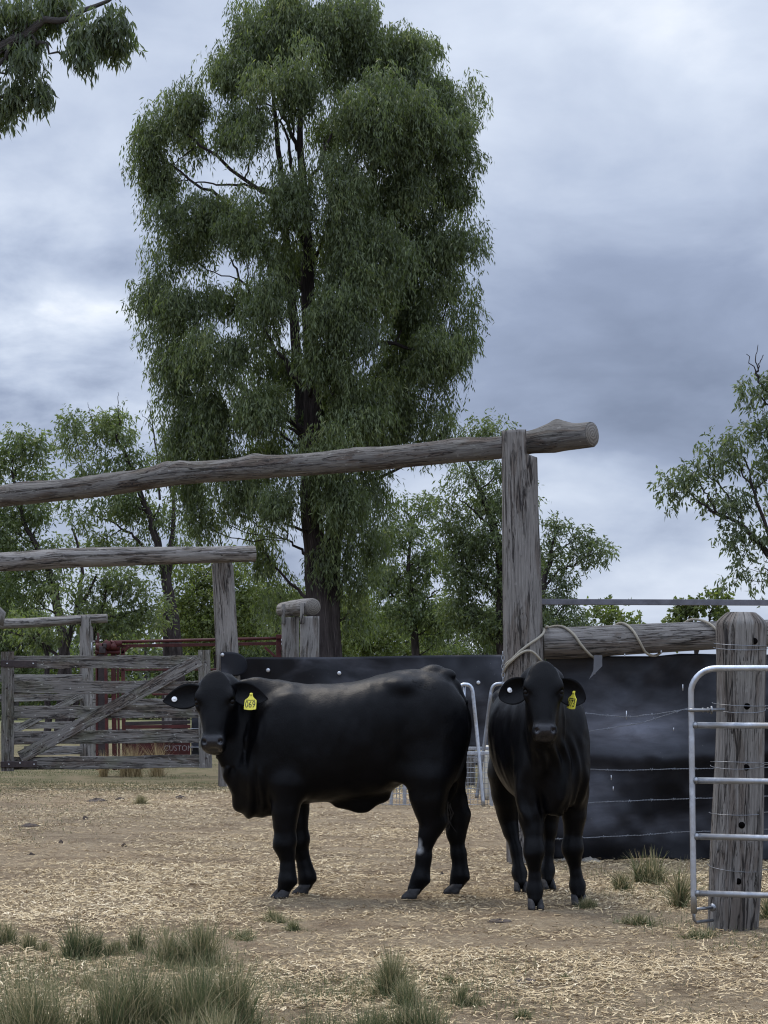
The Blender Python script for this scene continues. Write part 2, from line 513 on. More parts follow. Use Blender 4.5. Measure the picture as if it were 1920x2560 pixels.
def ground_z(x, y):
    x = np.asarray(x, float); y = np.asarray(y, float)
    k = np.clip((45 - y) / 10, 0, 1)
    return k * (.012 * vnoise(x * 1.1, y * 1.1, 0, 3) + .008 * vnoise(x * 3.5, y * 3.5, 0, 4) - .006)
xs = np.unique(np.concatenate([np.linspace(-9, 9, 150), np.linspace(-60, 60, 50), [-900, -500, -250, -120, 120, 250, 500, 900]]))
ys = np.unique(np.concatenate([np.linspace(-6, 5, 10), np.linspace(5, 34, 240), np.linspace(34, 60, 30), [80, 120, 200, 350, 600, 1000, 1600], [-60, -20]]))
XX, YY = np.meshgrid(xs, ys, indexing='ij')
ZZ = ground_z(XX, YY)
nx, ny = len(xs), len(ys)
Vg = np.stack([XX, YY, ZZ], -1).reshape(-1, 3)
ii, jj = np.meshgrid(np.arange(nx - 1), np.arange(ny - 1), indexing='ij')
Fg = np.stack([ii * ny + jj, (ii + 1) * ny + jj, (ii + 1) * ny + jj + 1, ii * ny + jj + 1], -1).reshape(-1, 4)
def np_mesh0(name, V, F):
    me = bpy.data.meshes.new(name)
    nv, nf = len(V), len(F); k = F.shape[1]
    me.vertices.add(nv); me.vertices.foreach_set('co', np.asarray(V, np.float32).ravel())
    me.loops.add(nf * k); me.loops.foreach_set('vertex_index', F.astype(np.int32).ravel())
    me.polygons.add(nf)
    me.polygons.foreach_set('loop_start', np.arange(0, nf * k, k, dtype=np.int32))
    me.polygons.foreach_set('loop_total', np.full(nf, k, np.int32))
    me.update(calc_edges=True)
    return me
gr = link('ground', np_mesh0('ground', Vg, Fg), M['ground'])
tag(gr, kind='structure')

rng = np.random.default_rng(11)
def scatter_mat(name, stops, rough=0.9, trans=0.0):
    a = NT(name)
    at = a.n('ShaderNodeAttribute', attribute_name='tone')
    a.base(a.ramp(at.outputs['Fac'], stops), rough, 0, 0.15)
    if trans:
        tr = a.n('ShaderNodeBsdfTranslucent'); a.l(a.ramp(at.outputs['Fac'], [(p, tuple(min(1, x * 1.5) for x in c)) for p, c in stops]), tr.inputs[0])
        mx = a.n('ShaderNodeMixShader'); mx.inputs[0].default_value = trans
        a.l(a.p.outputs[0], mx.inputs[1]); a.l(tr.outputs[0], mx.inputs[2]); a.l(mx.outputs[0], a.out.inputs[0])
    return a.m
M['straw'] = scatter_mat('straw', [(0.0, (0.13, 0.088, 0.050)), (0.42, (0.38, 0.285, 0.158)), (0.75, (0.55, 0.44, 0.272)), (1.0, (0.70, 0.60, 0.42))])
def set_tone(me, tone):
    at = me.attributes.new('tone', 'FLOAT', 'POINT'); at.data.foreach_set('value', np.asarray(tone, np.float32))
# straw litter: short cut stalks lying every way, raised a little off the soil
N = 560000
d = 4.6 * (27.0 / 4.6) ** rng.random(N)
x = (rng.random(N) * 2 - 1) * (0.235 * d + 1.9)
thin = vnoise(x * .8, d * .8, 0, 21) * .6 + vnoise(x * 2.6, d * 2.6, 0, 22) * .4
keep = rng.random(N) < np.clip(.78 + thin * 1.3, .12, 1.0) * np.clip((0.235 * d + 1.9 - np.abs(x)) / 1.3, 0, 1) * np.clip((d - 4.6) / 1.5, 0, 1)
keep &= ~((d < 10.2) & (rng.random(N) < .35 * np.clip(.3 - x, 0, 1)))
d, x = d[keep], x[keep]; N = len(d)
L = rng.uniform(.010, .044, N) * (1 + 1.1 * (rng.random(N) < .10)); wd_ = rng.uniform(.0009, .0024, N) * (1 + .02 * d)
an = rng.random(N) * math.pi
tilt = rng.normal(0, .16, N)
cx = np.stack([np.cos(an), np.sin(an), tilt], 1); sx = np.stack([-np.sin(an), np.cos(an), rng.normal(0, .3, N)], 1)
c = np.stack([x, d, ground_z(x, d) + .004 + np.abs(tilt) * L / 2 + rng.random(N) * .006], 1)
bend = rng.normal(0, .17, N)[:, None] * sx * L[:, None]
V = np.stack([c - cx * (L / 2)[:, None] - sx * wd_[:, None], c - cx * (L / 2)[:, None] + sx * wd_[:, None],
              c + bend + sx * wd_[:, None] + [0, 0, .001], c + bend - sx * wd_[:, None] + [0, 0, .001],
              c + cx * (L / 2)[:, None] - sx * wd_[:, None] * .7, c + cx * (L / 2)[:, None] + sx * wd_[:, None] * .7], 1).reshape(-1, 3)
b = np.arange(N)[:, None] * 6
Fq = np.concatenate([b + [0, 3, 2, 1], b + [3, 4, 5, 2]])
me = np_mesh0('straw_litter', V, Fq)
tt = np.clip(rng.beta(2.2, 2.5, N) + .22 * thin[keep], 0, 1)
set_tone(me, np.repeat(tt, 6))
o = link('straw_litter', me, M['straw'], smooth=False)
tag(o, 'loose cut straw lying all over the bare yard soil', 'straw', kind='stuff')

# grass
def blades(N, cx, cy, rad, h, lean, w, rng, seg=3, z0=None):
    """curved tapering blades; arrays cx, cy, rad, h of length N"""
    a = rng.random(N) * 2 * math.pi; rr = rad * np.sqrt(rng.random(N))
    x0 = cx + rr * np.cos(a); y0 = cy + rr * np.sin(a)
    az = a + rng.normal(0, .7, N)
    ln = np.abs(rng.normal(0, lean, N)) + .05
    dx, dy = np.cos(az), np.sin(az)
    px_, py_ = -dy, dx
    fa = rng.random(N) * math.pi
    wx, wy = np.cos(fa), np.sin(fa)
    zb = ground_z(x0, y0) if z0 is None else z0
    P = []
    for i in range(seg + 1):
        t = i / seg
        r = h * ln * (t ** 1.7); z = h * t * (1 - .35 * ln * t)
        ww = w * (1 - t ** 1.6 * .92)
        cxx = x0 + dx * r; cyy = y0 + dy * r
        P.append(np.stack([cxx - wx * ww, cyy - wy * ww, zb + z - .01], 1)); P.append(np.stack([cxx + wx * ww, cyy + wy * ww, zb + z - .01], 1))
    V = np.stack(P, 1).reshape(-1, 3)
    b = np.arange(N)[:, None] * (2 * (seg + 1))
    F = np.concatenate([b + [2 * i, 2 * i + 1, 2 * i + 3, 2 * i + 2] for i in range(seg)])
    return V, F, 2 * (seg + 1)
M['grass'] = scatter_mat('grass_blades', [(0.0, (0.026, 0.036, 0.018)), (0.35, (0.060, 0.080, 0.036)), (0.60, (0.105, 0.120, 0.055)), (0.78, (0.19, 0.17, 0.085)), (1.0, (0.38, 0.32, 0.19))], 0.7, 0.25)
M['grass_dry'] = scatter_mat('dry_grass_blades', [(0.0, (0.10, 0.08, 0.035)), (0.5, (0.27, 0.20, 0.10)), (1.0, (0.45, 0.36, 0.20))], 0.8, 0.25)
def tuft(px, py, wpx, hpx, label, dense=1.0, tone=.4, dry=False, lean=.45, group='grass tufts growing in the yard'):
    g = G(px, py); s = g.y / F_PX
    r = wpx * s * .5; h = hpx * s
    rg = np.random.default_rng(int(px * 7 + py))
    N = int(dense * (170 + 6600 * r) * (.45 if px > 1500 else 1)); h = h * 1.08
    wpx = wpx * 1.15; r = r * 1.15; k = max(1, int(wpx / 38)); ca = rg.random(k) * 2 * math.pi; cr = r * .75 * np.sqrt(rg.random(k)) * (k > 1)
    ci = rg.integers(0, k, N)
    ch = rg.uniform(.55, 1.05, k); ch[rg.integers(0, k)] = 1.05
    q = np.abs(rg.normal(0, 1, N)); sp_ = r * (.26 if k > 1 else .38)
    hh = h * rg.uniform(.35, 1.0, N) * ch[ci] * np.clip(1.12 - .22 * q, .3, 1)
    aa = rg.random(N) * 2 * math.pi
    V, F, nv = blades(N, (cr * np.cos(ca))[ci] + sp_ * q * np.cos(aa), (cr * np.sin(ca))[ci] * .8 + sp_ * q * np.sin(aa), r * .06, hh, lean * (.7 + .35 * q), rg.uniform(.0008, .0019, N) * (1 + .03 * g.y) * (2.1 if px > 1500 else 1.0), rg, z0=0.0)
    if not dry:   # dead skirt and fallen blades round the foot
        n2 = int(N * .38); a2 = rg.random(n2) * 2 * math.pi; q2 = r * 1.25 * np.sqrt(rg.random(n2))
        V2, F2, _ = blades(n2, q2 * np.cos(a2), q2 * np.sin(a2) * .8, r * .1, h * rg.uniform(.10, .38, n2), 1.2, rg.uniform(.0008, .0018, n2) * (1 + .03 * g.y), rg, z0=0.0)
        F = np.concatenate([F, F2 + len(V)]); V = np.concatenate([V, V2])
    me = np_mesh0('grass_tuft', V, F)
    tn = np.clip(rg.normal(tone, .17, N) + .42 * (rg.random(N) < .17), 0, 1)
    if not dry: tn = np.concatenate([tn, np.clip(rg.normal(.72, .18, n2), 0, 1)]); N = N + n2
    # old tips have browned
    tv = np.repeat(tn, nv).reshape(N, nv) + np.linspace(-.05, .22, nv)[None, :]
    set_tone(me, np.clip(tv, 0, 1).ravel())
    o = link('grass_tuft', me, M['grass_dry'] if dry else M['grass'], smooth=False)
    o.location = (g.x, g.y, float(ground_z(g.x, g.y)))
    tag(o, label, 'grass tuft', group)
    return o
T = [(199, 2384, 105, 110, 'dark upright grass tuft standing alone left of the twin tufts', 1.3, .30),
     (322, 2380, 90, 80, 'mid green grass tuft between the dark upright tuft and the tall streaky one', .9, .42),
     (470, 2410, 150, 140, 'tall streaky grass tuft rising behind the widest clump', 1.0, .48),
     (300, 2590, 210, 215, 'left lobe of the widest grass clump at the bottom edge', 1.5, .42),
     (420, 2575, 230, 225, 'middle of the widest grass clump, bluish green', 1.6, .36),
     (555, 2560, 210, 215, 'right lobe of the widest grass clump, brown tipped', 1.5, .46),
     (520, 2625, 240, 150, 'low front skirt of the widest grass clump', 1.2, .50),
     (60, 2610, 240, 220, 'big brown tipped grass clump in the bottom left corner', 1.4, .48),
     (960, 2490, 110, 135, 'tall pointed grass tuft at the back of the centre clump', 1.4, .45),
     (1025, 2520, 90, 90, 'shorter grass tuft just right of the tall pointed one', .9, .42),
     (850, 2610, 210, 135, 'bluish grass clump front left of the tall pointed tuft', 1.3, .38),
     (980, 2605, 230, 150, 'bluish grass clump front right of the tall pointed tuft', 1.3, .38),
     (1165, 2505, 80, 75, 'thin grass tuft alone in the straw, right of the centre clump', .6, .45),
     (1552, 2222, 52, 52, 'small bright green tuft between the facing heifer and the steel gate', 1.4, .52),
     (1632, 2205, 105, 95, 'tall seeding grass tuft against the black belting', 1.0, .52),
     (1700, 2260, 60, 130, 'thin tall grass tuft beside the latch end of the steel gate', .7, .52),
     (352, 2008, 34, 30, 'tiny lone tuft far out on the straw near the wooden gate', 1.5, .62),
     (690, 2300, 95, 42, 'low flat grass patch in front of the side-on heifer', .8, .52),
     (745, 2318, 70, 36, 'low grass patch with a bent straw, right of the flat patch', .8, .50),
     (612, 2345, 100, 34, 'very low spreading grass patch below the heifer front hooves', .7, .45),
     (25, 2350, 90, 70, 'loose grass tuft at the left edge', .7, .50),
     (95, 2365, 80, 62, 'brownish grass tuft between the left edge and the dark tuft', .7, .55),
     (1470, 2268, 60, 36, 'low green sprig by the facing heifer front hoof', 1.0, .50),
     (1600, 2310, 120, 40, 'low mat of green grass in front of the belting', .8, .52),
     (1330, 2540, 70, 40, 'tiny low tuft near the bottom edge, right of centre', .6, .45),
     (1895, 2290, 70, 90, 'green grass tuft right of the leaning timber post', .9, .5),
     (1750, 2345, 110, 36, 'low grass mat at the foot of the leaning timber post', .7, .52),
     (200, 2470, 70, 60, 'yellow green sprig in front of the dark upright tuft', .5, .62),
     (1120, 2455, 60, 26, 'flattened grass wisp left of the dark manure', .6, .45),
     (1400, 2445, 70, 24, 'flattened grass wisp in the straw on the right', .6, .45)]
for px_, py_, w_, h_, lab, dn, tn in T:
    tuft(px_, py_, w_, h_, lab, dn, tn + .04, lean=(.75 if h_ < 45 else (.62 if px_ > 1500 else .42)))
for px_, w_, h_, lab in ((258, 36, 40, 'straw coloured grass tuft furthest left behind the wooden gate'), (505, 60, 62, 'straw coloured grass tuft in front of the red crush panel lettering'),
                         (310, 34, 50, 'straw coloured grass tuft at the foot of the crush upright'), (432, 70, 58, 'straw coloured grass tuft in front of the red crush panel, well left of the lettering')):
    tuft(px_ - (112 if px_ > 500 else 98 if px_ > 400 else 0), 1941, w_ * .7, h_ + 30, lab, .55, .66, dry=True, lean=.42, group='dry grass tufts behind the wooden gate')
# grass nobody could count: the green strip before the wooden gate, sprigs through the yard
def sparse(N, ylo, yhi, fn, h, tone, w=.002):
    d = rng.uniform(ylo, yhi, N); x = (rng.random(N) * 2 - 1) * (.24 * d + .8)
    k = rng.random(N) < fn(x, d)
    d, x = d[k], x[k]; n = len(d)
    V, F, nv = blades(n, x, d, np.zeros(n), h * rng.uniform(.4, 1, n), .8, w * (1 + .04 * d), rng, seg=2)
    return V, F, np.repeat(np.clip(rng.normal(tone, .16, n), 0, 1), nv), n
parts = [sparse(60000, 24.2, 34, lambda x, d: np.clip((d - 24.2) / 2, 0, 1) * np.clip(.6 + vnoise(x, d, 0, 31), 0, 1), .05, .60),
         sparse(70000, 7.2, 10.4, lambda x, d: np.clip(vnoise(x * 1.2, d * 1.2, 0, 41) * 1.5 - .05 + .35 * np.clip((8.9 - d) / 1.2, 0, 1) + .35 * np.clip((-x - .6) * 1.2, 0, 1) * (d < 9.9), 0, .9) * np.clip(.75 - (x + .1) * .9, .03, 1), .08, .58, .0012),
         sparse(14000, 16, 25, lambda x, d: np.clip((-x - 2.3) * 1.2, 0, 1) * .8, .05, .58),
         sparse(42000, 9.6, 14.2, lambda x, d: np.clip((x - 1.1) * 1.4, 0, .8) * np.clip(.25 + vnoise(x * 2.2, d * 2.2, 0, 43) * 1.6, 0, 1), .075, .60, .0013)]
Vs = []; Fs = []; Ts = []; off = 0
for V, F, t_, n in parts:
    Vs.append(V); Fs.append(F + off); Ts.append(t_); off += len(V)
me = np_mesh0('sparse_grass', np.concatenate(Vs), np.concatenate(Fs)); set_tone(me, np.concatenate(Ts))
tag(link('sparse_grass', me, M['grass'], smooth=False), 'short grass sprouting thinly through the soil and straw', 'grass', kind='stuff')
# manure and stones
M['dung'] = mat_plain('dry_manure', (0.045, 0.032, 0.024), 0.95, 0, 0.4, 40, 0.6)
def clod(name, px, py, wpx, hpx, mat, label, cat, group=None, seed=0, squash=1.0):
    g = G(px, py); s = g.y / F_PX
    r = wpx * s / 2; h = hpx * s
    n1, n2 = 10, 22
    vs = []; fs = []
    for i in range(n1 + 1):
        th = math.pi * .5 * i / n1
        for k in range(n2):
            p = 2 * math.pi * k / n2
            f = 1 + .38 * float(fbm(math.cos(p) * 1.8 + seed, math.sin(p) * 1.8, th * 2, seed, 3))
            vs.append((r * f * math.cos(p) * math.cos(th), r * squash * f * math.sin(p) * math.cos(th), h * math.sin(th) * (1 + .8 * float(fbm(math.cos(p) * 2 * math.cos(th), math.sin(p) * 2, seed, seed, 3))) - .004))
    for i in range(n1):
        for k in range(n2):
            fs.append((i * n2 + k, i * n2 + (k + 1) % n2, (i + 1) * n2 + (k + 1) % n2, (i + 1) * n2 + k))
    mb = MB(); mb.add(vs, fs)
    o = mb.build(name, mat)
    o.location = (g.x, g.y, float(ground_z(g.x, g.y)))
    tag(o, label, cat, group)
for k, (px_, py_, w_, h_, lab) in enumerate([
    (75, 2065, 46, 7, 'dried manure pat at the left edge of the straw'), (240, 2002, 52, 7, 'widest dried manure pat near the wooden gate, left of the lone tuft'),
    (300, 1998, 26, 6, 'small dark manure lump beside the lone tuft'), (212, 2047, 14, 8, 'dark round manure lump below the widest pat'),
    (152, 2105, 13, 7, 'dark manure lump lower down on the bare left soil'), (450, 1994, 28, 6, 'flat manure pat straight below the heifer muzzle, far out'),
    (1250, 2305, 60, 8, 'dark trodden manure in front of the two heifers'), (1315, 2450, 70, 9, 'broken dark manure patch in the lower right straw'),
    (1105, 2185, 16, 7, 'small manure lump between the side-on heifer hind legs'), (1610, 2385, 30, 6, 'dark manure crumb below the steel gate'),
    (78, 2135, 20, 6, 'dark manure lump at the left edge, lowest'), (310, 2115, 16, 7, 'dark manure lump out on the straw left of the heifer hooves')]):
    clod('manure_pat', px_, py_, w_, h_, M['dung'], lab, 'manure', 'manure pats in the yard', k)
clod('stone', 1475, 2152, 56, 9, M['stone'], 'flat pale stone at the foot of the black belting, right of the hoof', 'stone', 'pale stones at the foot of the belting', 31, .5)
clod('stone', 1400, 2150, 54, 12, M['stone'], 'pale stone between the front legs of the facing heifer', 'stone', 'pale stones at the foot of the belting', 37, .5)
# ------------------------------------------------------------ timber gateways, posts, fences
def vpost(name, label, base, top, r0, r1, mat, seed=0, rough=.05, groove=.03, parent=None, cat='post', group=None, flat=1.0, n=56, seg=70, bow=0.0):
    mb = MB()
    b, t = Vector(base), Vector(top)
    pts = []; rr = []
    for i in range(seg + 1):
        f = i / seg
        p = b.lerp(t, f); p.x += bow * math.sin(f * math.pi); pts.append(p); rr.append(r0 + (r1 - r0) * f)
    mb.tube(pts, rr, n, True, rough, groove * r0, seed, flat)
    o = mb.build(name, mat, parent)
    if parent is None: tag(o, label, cat, group)
    return o
def log_along(mb, px_pts, depth, dia_px, n=52, seg=90, seed=0, rough=.06, groove=.05):
    """px_pts: (px, py) of the axis; depth(px) and dia_px(px) give distance and thickness in photo pixels"""
    q = spline([(a, b) for a, b in px_pts], seg)
    pts = [W(x, y, depth(x)) for x, y in q]
    rad = [dia_px(x) / 2 * depth(x) / F_PX for x, _ in q]
    mb.tube(pts, rad, n, True, rough, groove * sum(rad) / len(rad), seed)

# --- near gateway: tall post and lintel log
D1 = GD(2155)
gw = empty('gateway', W(1315, 2155, D1))
tag(gw, 'tall near gateway of one weathered post and a long lintel log', 'gateway', 'timber gateways of the yards')
def notch_post(root, base, top, znotch, r0, r1, xlo, xhi, yoff, mat, seed, n=56, seg=110, rough=.05, groove=.03, bow=0.0, flat=.95):
    """round post whose top is cut to a tongue standing in front of the lintel log"""
    mb = MB(); b, t = Vector(base), Vector(top); pts = []; rr = []
    for i in range(seg + 1):
        f = i / seg; p = b.lerp(t, f); p.x += bow * math.sin(f * math.pi); pts.append(p); rr.append(r0 + (r1 - r0) * f)
    mb.tube(pts, rr, n, True, rough, groove * r0, seed, flat)
    out = []
    for x, y, z in mb.v:
        f = (z - b.z) / (t.z - b.z); cx_, cy_ = b.x + (t.x - b.x) * f, b.y
        if z > znotch: x = min(max(x, xlo), xhi); y = min(y, cy_ + yoff)
        out.append((x, y, z))
    mb.v = out
    return local(mb.build('post', mat), root)
def local(o, root):
    o.parent = root
    o.matrix_parent_inverse = Matrix.Translation(-root.location)
    return o
base = W(1319, 2155, D1); base.z = -.05
top_ = base.lerp(W(1298, 1140, D1), 1.0); top_ = base + (top_ - base) * ((W(1298, 1079, D1).z - base.z) / (top_.z - base.z))
notch_post(gw, base, top_, W(1300, 1140, D1).z, .148, .130, -9, W(1313, 1100, D1).x, -.035, M['post'], 3, n=72, seg=130)
mb = MB()
dep = lambda x: 1.0 / (1 / 18.4 + (1 / 14.42 - 1 / 18.4) * x / 1480.0)
log_along(mb, [(-260, 1268), (-120, 1256), (0, 1242), (120, 1229), (270, 1213), (440, 1187), (600, 1173), (780, 1160), (940, 1147), (1100, 1131), (1250, 1119), (1330, 1105), (1400, 1096), (1480, 1086)],
          dep, lambda x: float(np.interp(x, [-260, 0, 270, 600, 940, 1250, 1330, 1385, 1410, 1480], [50, 52, 54, 56, 57, 58, 60, 70, 66, 64])), 60, 200, 7)
# branch stubs and swellings along the log
bumps = [(1383, .030, .085), (1405, .018, .05), (1150, .018, .12), (880, .022, .16), (640, .030, .14), (430, .026, .16), (250, .024, .2), (60, .02, .2)]
vv = []
for x, y, z in mb.v:
    for bx, bh, bl in bumps:
        c_ = W(bx, float(np.interp(bx, [0, 270, 600, 940, 1250, 1330, 1400, 1480], [1242, 1213, 1173, 1147, 1119, 1105, 1096, 1086])), dep(bx))
        g_ = math.exp(-((x - c_.x) / bl) ** 2)
        if g_ > .01:
            z += bh * g_ * max(0.0, min(1.0, (z - c_.z) / .10)) ** 1.5 * (1 + .5 * float(vnoise(x * 14, y * 14, z * 14, 9)))
    vv.append((x, y, z))
mb.v = vv
lin = local(mb.build('lintel_log', M['beam']), gw)
mb = MB()   # sawn end of the log
e1 = W(1480, 1086, dep(1480)); e0 = W(1470, 1087.5, dep(1470)); dr = (e1 - e0).normalized()
mb.tube([e1 - dr * .004, e1 + dr * .006], [.0865, .082], 40, True, .05)
local(mb.build('sawn_end', M['end']), gw)
mb = MB(); c_ = W(-225, 1266, dep(-225)); mb.tube([Vector((c_.x, c_.y + .02, -.05)), Vector((c_.x, c_.y + .02, c_.z - .07))], [.145, .13], 36, True, .05, .012, 61)
local(mb.build('post', M['post']), gw)
# chain hanging down the left side of the post
mb = MB()
cx = W(1257, 1635, D1 - .16)
for k in range(9):
    c = cx + Vector((.002 * (k % 2), 0, -.030 * k))
    ring = [c + (Vector((math.cos(a) * .010, 0, math.sin(a) * .019)) if k % 2 else Vector((0, math.cos(a) * .010, math.sin(a) * .019))) for a in np.linspace(0, 2 * math.pi, 13)]
    mb.tube(ring, .0032, 6, False)
o = mb.build('chain', M['galv_dull']); tag(o, 'short steel chain hanging down the left side of the tall gatepost', 'chain')

# --- second gateway
D2 = GD(1965)
gw2 = empty('gateway', W(560, 1965, D2))
tag(gw2, 'second gateway, with the five-board wooden gate hung under its lintel log', 'gateway', 'timber gateways of the yards')
base = W(575, 1965, D2); base.z = -.05
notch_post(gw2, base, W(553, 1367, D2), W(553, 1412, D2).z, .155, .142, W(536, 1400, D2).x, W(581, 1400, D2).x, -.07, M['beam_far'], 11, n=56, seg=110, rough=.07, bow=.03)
mb = MB()
dep2 = lambda x: 25.2 + .9 * x / 637.0
log_along(mb, [(-200, 1418), (-80, 1412), (0, 1405), (70, 1402), (150, 1396), (300, 1391), (450, 1388), (560, 1386), (637, 1384)], dep2,
          lambda x: float(np.interp(x, [-200, 0, 150, 300, 460, 560, 637], [50, 48, 49, 48, 43, 42, 40])), 44, 110, 13)
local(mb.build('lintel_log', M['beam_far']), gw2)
mb = MB(); e1 = W(637, 1384, dep2(637)); mb.tube([e1 - Vector((.004, 0, 0)), e1 + Vector((.008, 0, 0))], [.103, .098], 30, True, .05)
local(mb.build('sawn_end', M['end']), gw2)

mb = MB(); c_ = W(-72, 1411, dep2(-72)); mb.tube([Vector((c_.x, c_.y + .02, -.05)), Vector((c_.x, c_.y + .02, c_.z - .1))], [.155, .14], 36, True, .05, .012, 63)
local(mb.build('post', M['beam_far']), gw2)
# --- third gateway far behind
D3 = 36.0
gw3 = empty('gateway', W(215, 1900, D3))
gw3.location.z = 0
tag(gw3, 'small far gateway, log lintel and post, behind the wooden gate', 'gateway', 'timber gateways of the yards')
b3 = W(219, 1800, D3); b3.z = -.05
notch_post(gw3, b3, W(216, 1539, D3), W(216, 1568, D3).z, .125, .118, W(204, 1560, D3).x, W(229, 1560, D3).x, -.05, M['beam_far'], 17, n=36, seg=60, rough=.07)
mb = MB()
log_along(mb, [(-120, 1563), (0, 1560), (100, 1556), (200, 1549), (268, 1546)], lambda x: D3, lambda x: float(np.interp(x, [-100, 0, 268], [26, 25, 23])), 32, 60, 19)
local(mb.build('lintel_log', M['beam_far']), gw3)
mb = MB(); c_ = W(-105, 1562, D3); mb.tube([Vector((c_.x, c_.y, -.05)), Vector((c_.x, c_.y, c_.z - .06))], .12, 28, True, .05, .012, 65)
local(mb.build('post', M['beam_far']), gw3)
mb = MB()
mb.tube([W(-60, 1480, 34), W(2, 1540, 34), W(-6, 1560, 34)], .10, 16, True, .1, .01, 20)
tag(mb.build('leaning_log', M['beam_far']), 'grey log end poking in at the left edge above the far gateway', 'log')

# --- pair of posts carrying a short log, seen almost end on, behind the black belting
D4 = 28.5
tp = empty('log_stand', W(750, 1700, D4)); tp.location.z = 0
tag(tp, 'pair of grey posts notched to carry one short thick log', 'log stand')
for (xc, w_, yt, dd, sd) in ((726, 45, 1543, .55, 23), (774, 48, 1541, 0, 29)):
    mb = MB(); b_ = W(xc, 1800, D4 + dd); b_.z = -.05
    mb.tube([b_.lerp(W(xc, yt, D4 + dd), i / 60) for i in range(61)], w_ / 2 * D4 / F_PX, 40, True, .05, .012, sd, flat=.8)
    local(mb.build('post', M['beam_far']), tp)
mb = MB()
mb.tube([W(707, 1525, D4 + 1.0), W(730, 1522, D4 + .7), W(757, 1518, D4 + .25), W(781, 1517, D4 - .05)], [.108, .118, .120, .122], 40, True, .07, .012, 31)
local(mb.build('log', M['beam_far']), tp)
mb = MB(); e0, e1 = W(780.5, 1517, D4 - .04), W(783, 1517, D4 - .075); 
mb.tube([e0, e1], [.119, .113], 36, True, .04); local(mb.build('sawn_end', M['end']), tp)
mb = MB()
for x0, x1, y0, y1, dd in ((704, 713, 1510, 1560, .62), (750, 760, 1507, 1560, .05)):
    mb = MB(); a, b_ = W(x0, y1, D4 + dd - .16), W(x1, y0, D4 + dd - .16)
    mb.box((a + b_) / 2, (b_.x - a.x, .05, b_.z - a.z), None, .008)
    local(mb.build('tongue', M['beam_far']), tp)

# --- the five-board wooden gate
wg = empty('wooden_gate', W(270, 1925, D2 - .3))
tag(wg, 'weathered five-board wooden gate with one long diagonal brace and iron straps', 'gate')
dg = lambda x: D2 - .45 + .25 * x / 520.0
def board(px0, py0, px1, py1, wpx, mat, parent, name='board', dy=0.0, th=.032, df=dg, bev=.004, over=0.0):
    a = W(px0, py0, df(px0) + dy); b_ = W(px1, py1, df(px1) + dy)
    ux = (b_ - a); L_ = ux.length + over; ux.normalize()
    ny_ = Vector((0, 1, 0)) - ux * ux.y; ny_.normalize(); uz = ux.cross(ny_)
    R_ = Matrix((ux, ny_, uz)).transposed()
    w_ = wpx * df((px0 + px1) / 2) / F_PX
    me_ = MB()
    n_ = max(8, int(L_ / .06))
    # board as a grid of slightly uneven cross sections
    vs = []; fs = []; uvs = []
    for i in range(n_ + 1):
        x_ = (i / n_ - .5) * L_
        t0 = .006 * float(vnoise(x_ * 3 + px0, py0, 0, 2)) + .003 * float(vnoise(x_ * 14 + px0, py0, 0, 6)); t1 = .006 * float(vnoise(x_ * 3, py0, 9, 3)) + .003 * float(vnoise(x_ * 14, py0, 2, 7))
        z0_, z1_ = -w_ / 2 + t0, w_ / 2 + t1
        for y_, z_ in ((-th / 2, z0_ + bev), (-th / 2 + bev, z0_), (th / 2, z0_), (th / 2, z1_), (-th / 2 + bev, z1_), (-th / 2, z1_ - bev)):
            vs.append((x_, y_, z_))
    for i in range(n_):
        for k in range(6):
            k2 = (k + 1) % 6
            f = (i * 6 + k, i * 6 + k2, (i + 1) * 6 + k2, (i + 1) * 6 + k)
            fs.append(f); uvs.append([(vs[q][2] + py0 * .013 + vs[q][1], vs[q][0] + px0 * .01) for q in f])
    for e in ((5, 4, 3, 2, 1, 0), tuple(n_ * 6 + k for k in range(6))):
        fs.append(e); uvs.append([(vs[q][2], vs[q][1]) for q in e])
    me_.add(vs, fs, uvs)
    o = me_.build(name, mat, None, smooth=False)
    o.matrix_world = Matrix.Translation((a + b_) / 2) @ R_.to_4x4()
    mw = o.matrix_world.copy()
    o.parent = parent; o.matrix_parent_inverse = Matrix.Translation(-parent.location)
    return o
for (y0, y1, w_) in ((1656, 1654, 31), (1719, 1717, 31), (1781, 1778, 31), (1845, 1840, 32), (1909, 1903, 32)):
    board(8, y0, 520, y1, w_, M['board'], wg, 'rail_board')
for (x0, yb, yt, w_) in ((19, 1928, 1629, 32), (510, 1920, 1625, 31)):
    board(x0 + (4 if x0 > 400 else 0), yb, x0, yt, w_, M['board'], wg, 'stile', dy=-.036)
board(50, 1893, 500, 1650, 31, M['board'], wg, 'brace', dy=-.036)
for yc, nb in ((1659, 2), (1911, 3)):
    board(1, yc, 92, yc, 16.5, M['darkiron'], wg, 'hinge_strap', dy=-.062, th=.012)
    for xb, yo in (((18, 0), (83, 0)) if nb == 2 else ((22, 0), (50, -3), (85, 0))):
        mb = MB(); p = W(xb, yc + yo, dg(xb) - .07); mb.tube([p + Vector((0, .004, 0)), p - Vector((0, .006, 0)), p - Vector((0, .012, 0))], [.011, .011, .006], 12)
        local(mb.build('bolt', M['bolt']), wg)
mb = MB()
for xb, yb in ((105, 1868), (158, 1843), (235, 1790), (266, 1784), (335, 1738), (430, 1700), (490, 1660), (376, 1720), (20, 1790), (20, 1850), (513, 1655), (516, 1895), (17, 1720)):
    mb = MB(); p = W(xb, yb, dg(xb) - .055); mb.tube([p + Vector((0, .006, 0)), p - Vector((0, .004, 0))], [.012, .009], 10)
    local(mb.build('nail', M['darkiron']), wg)

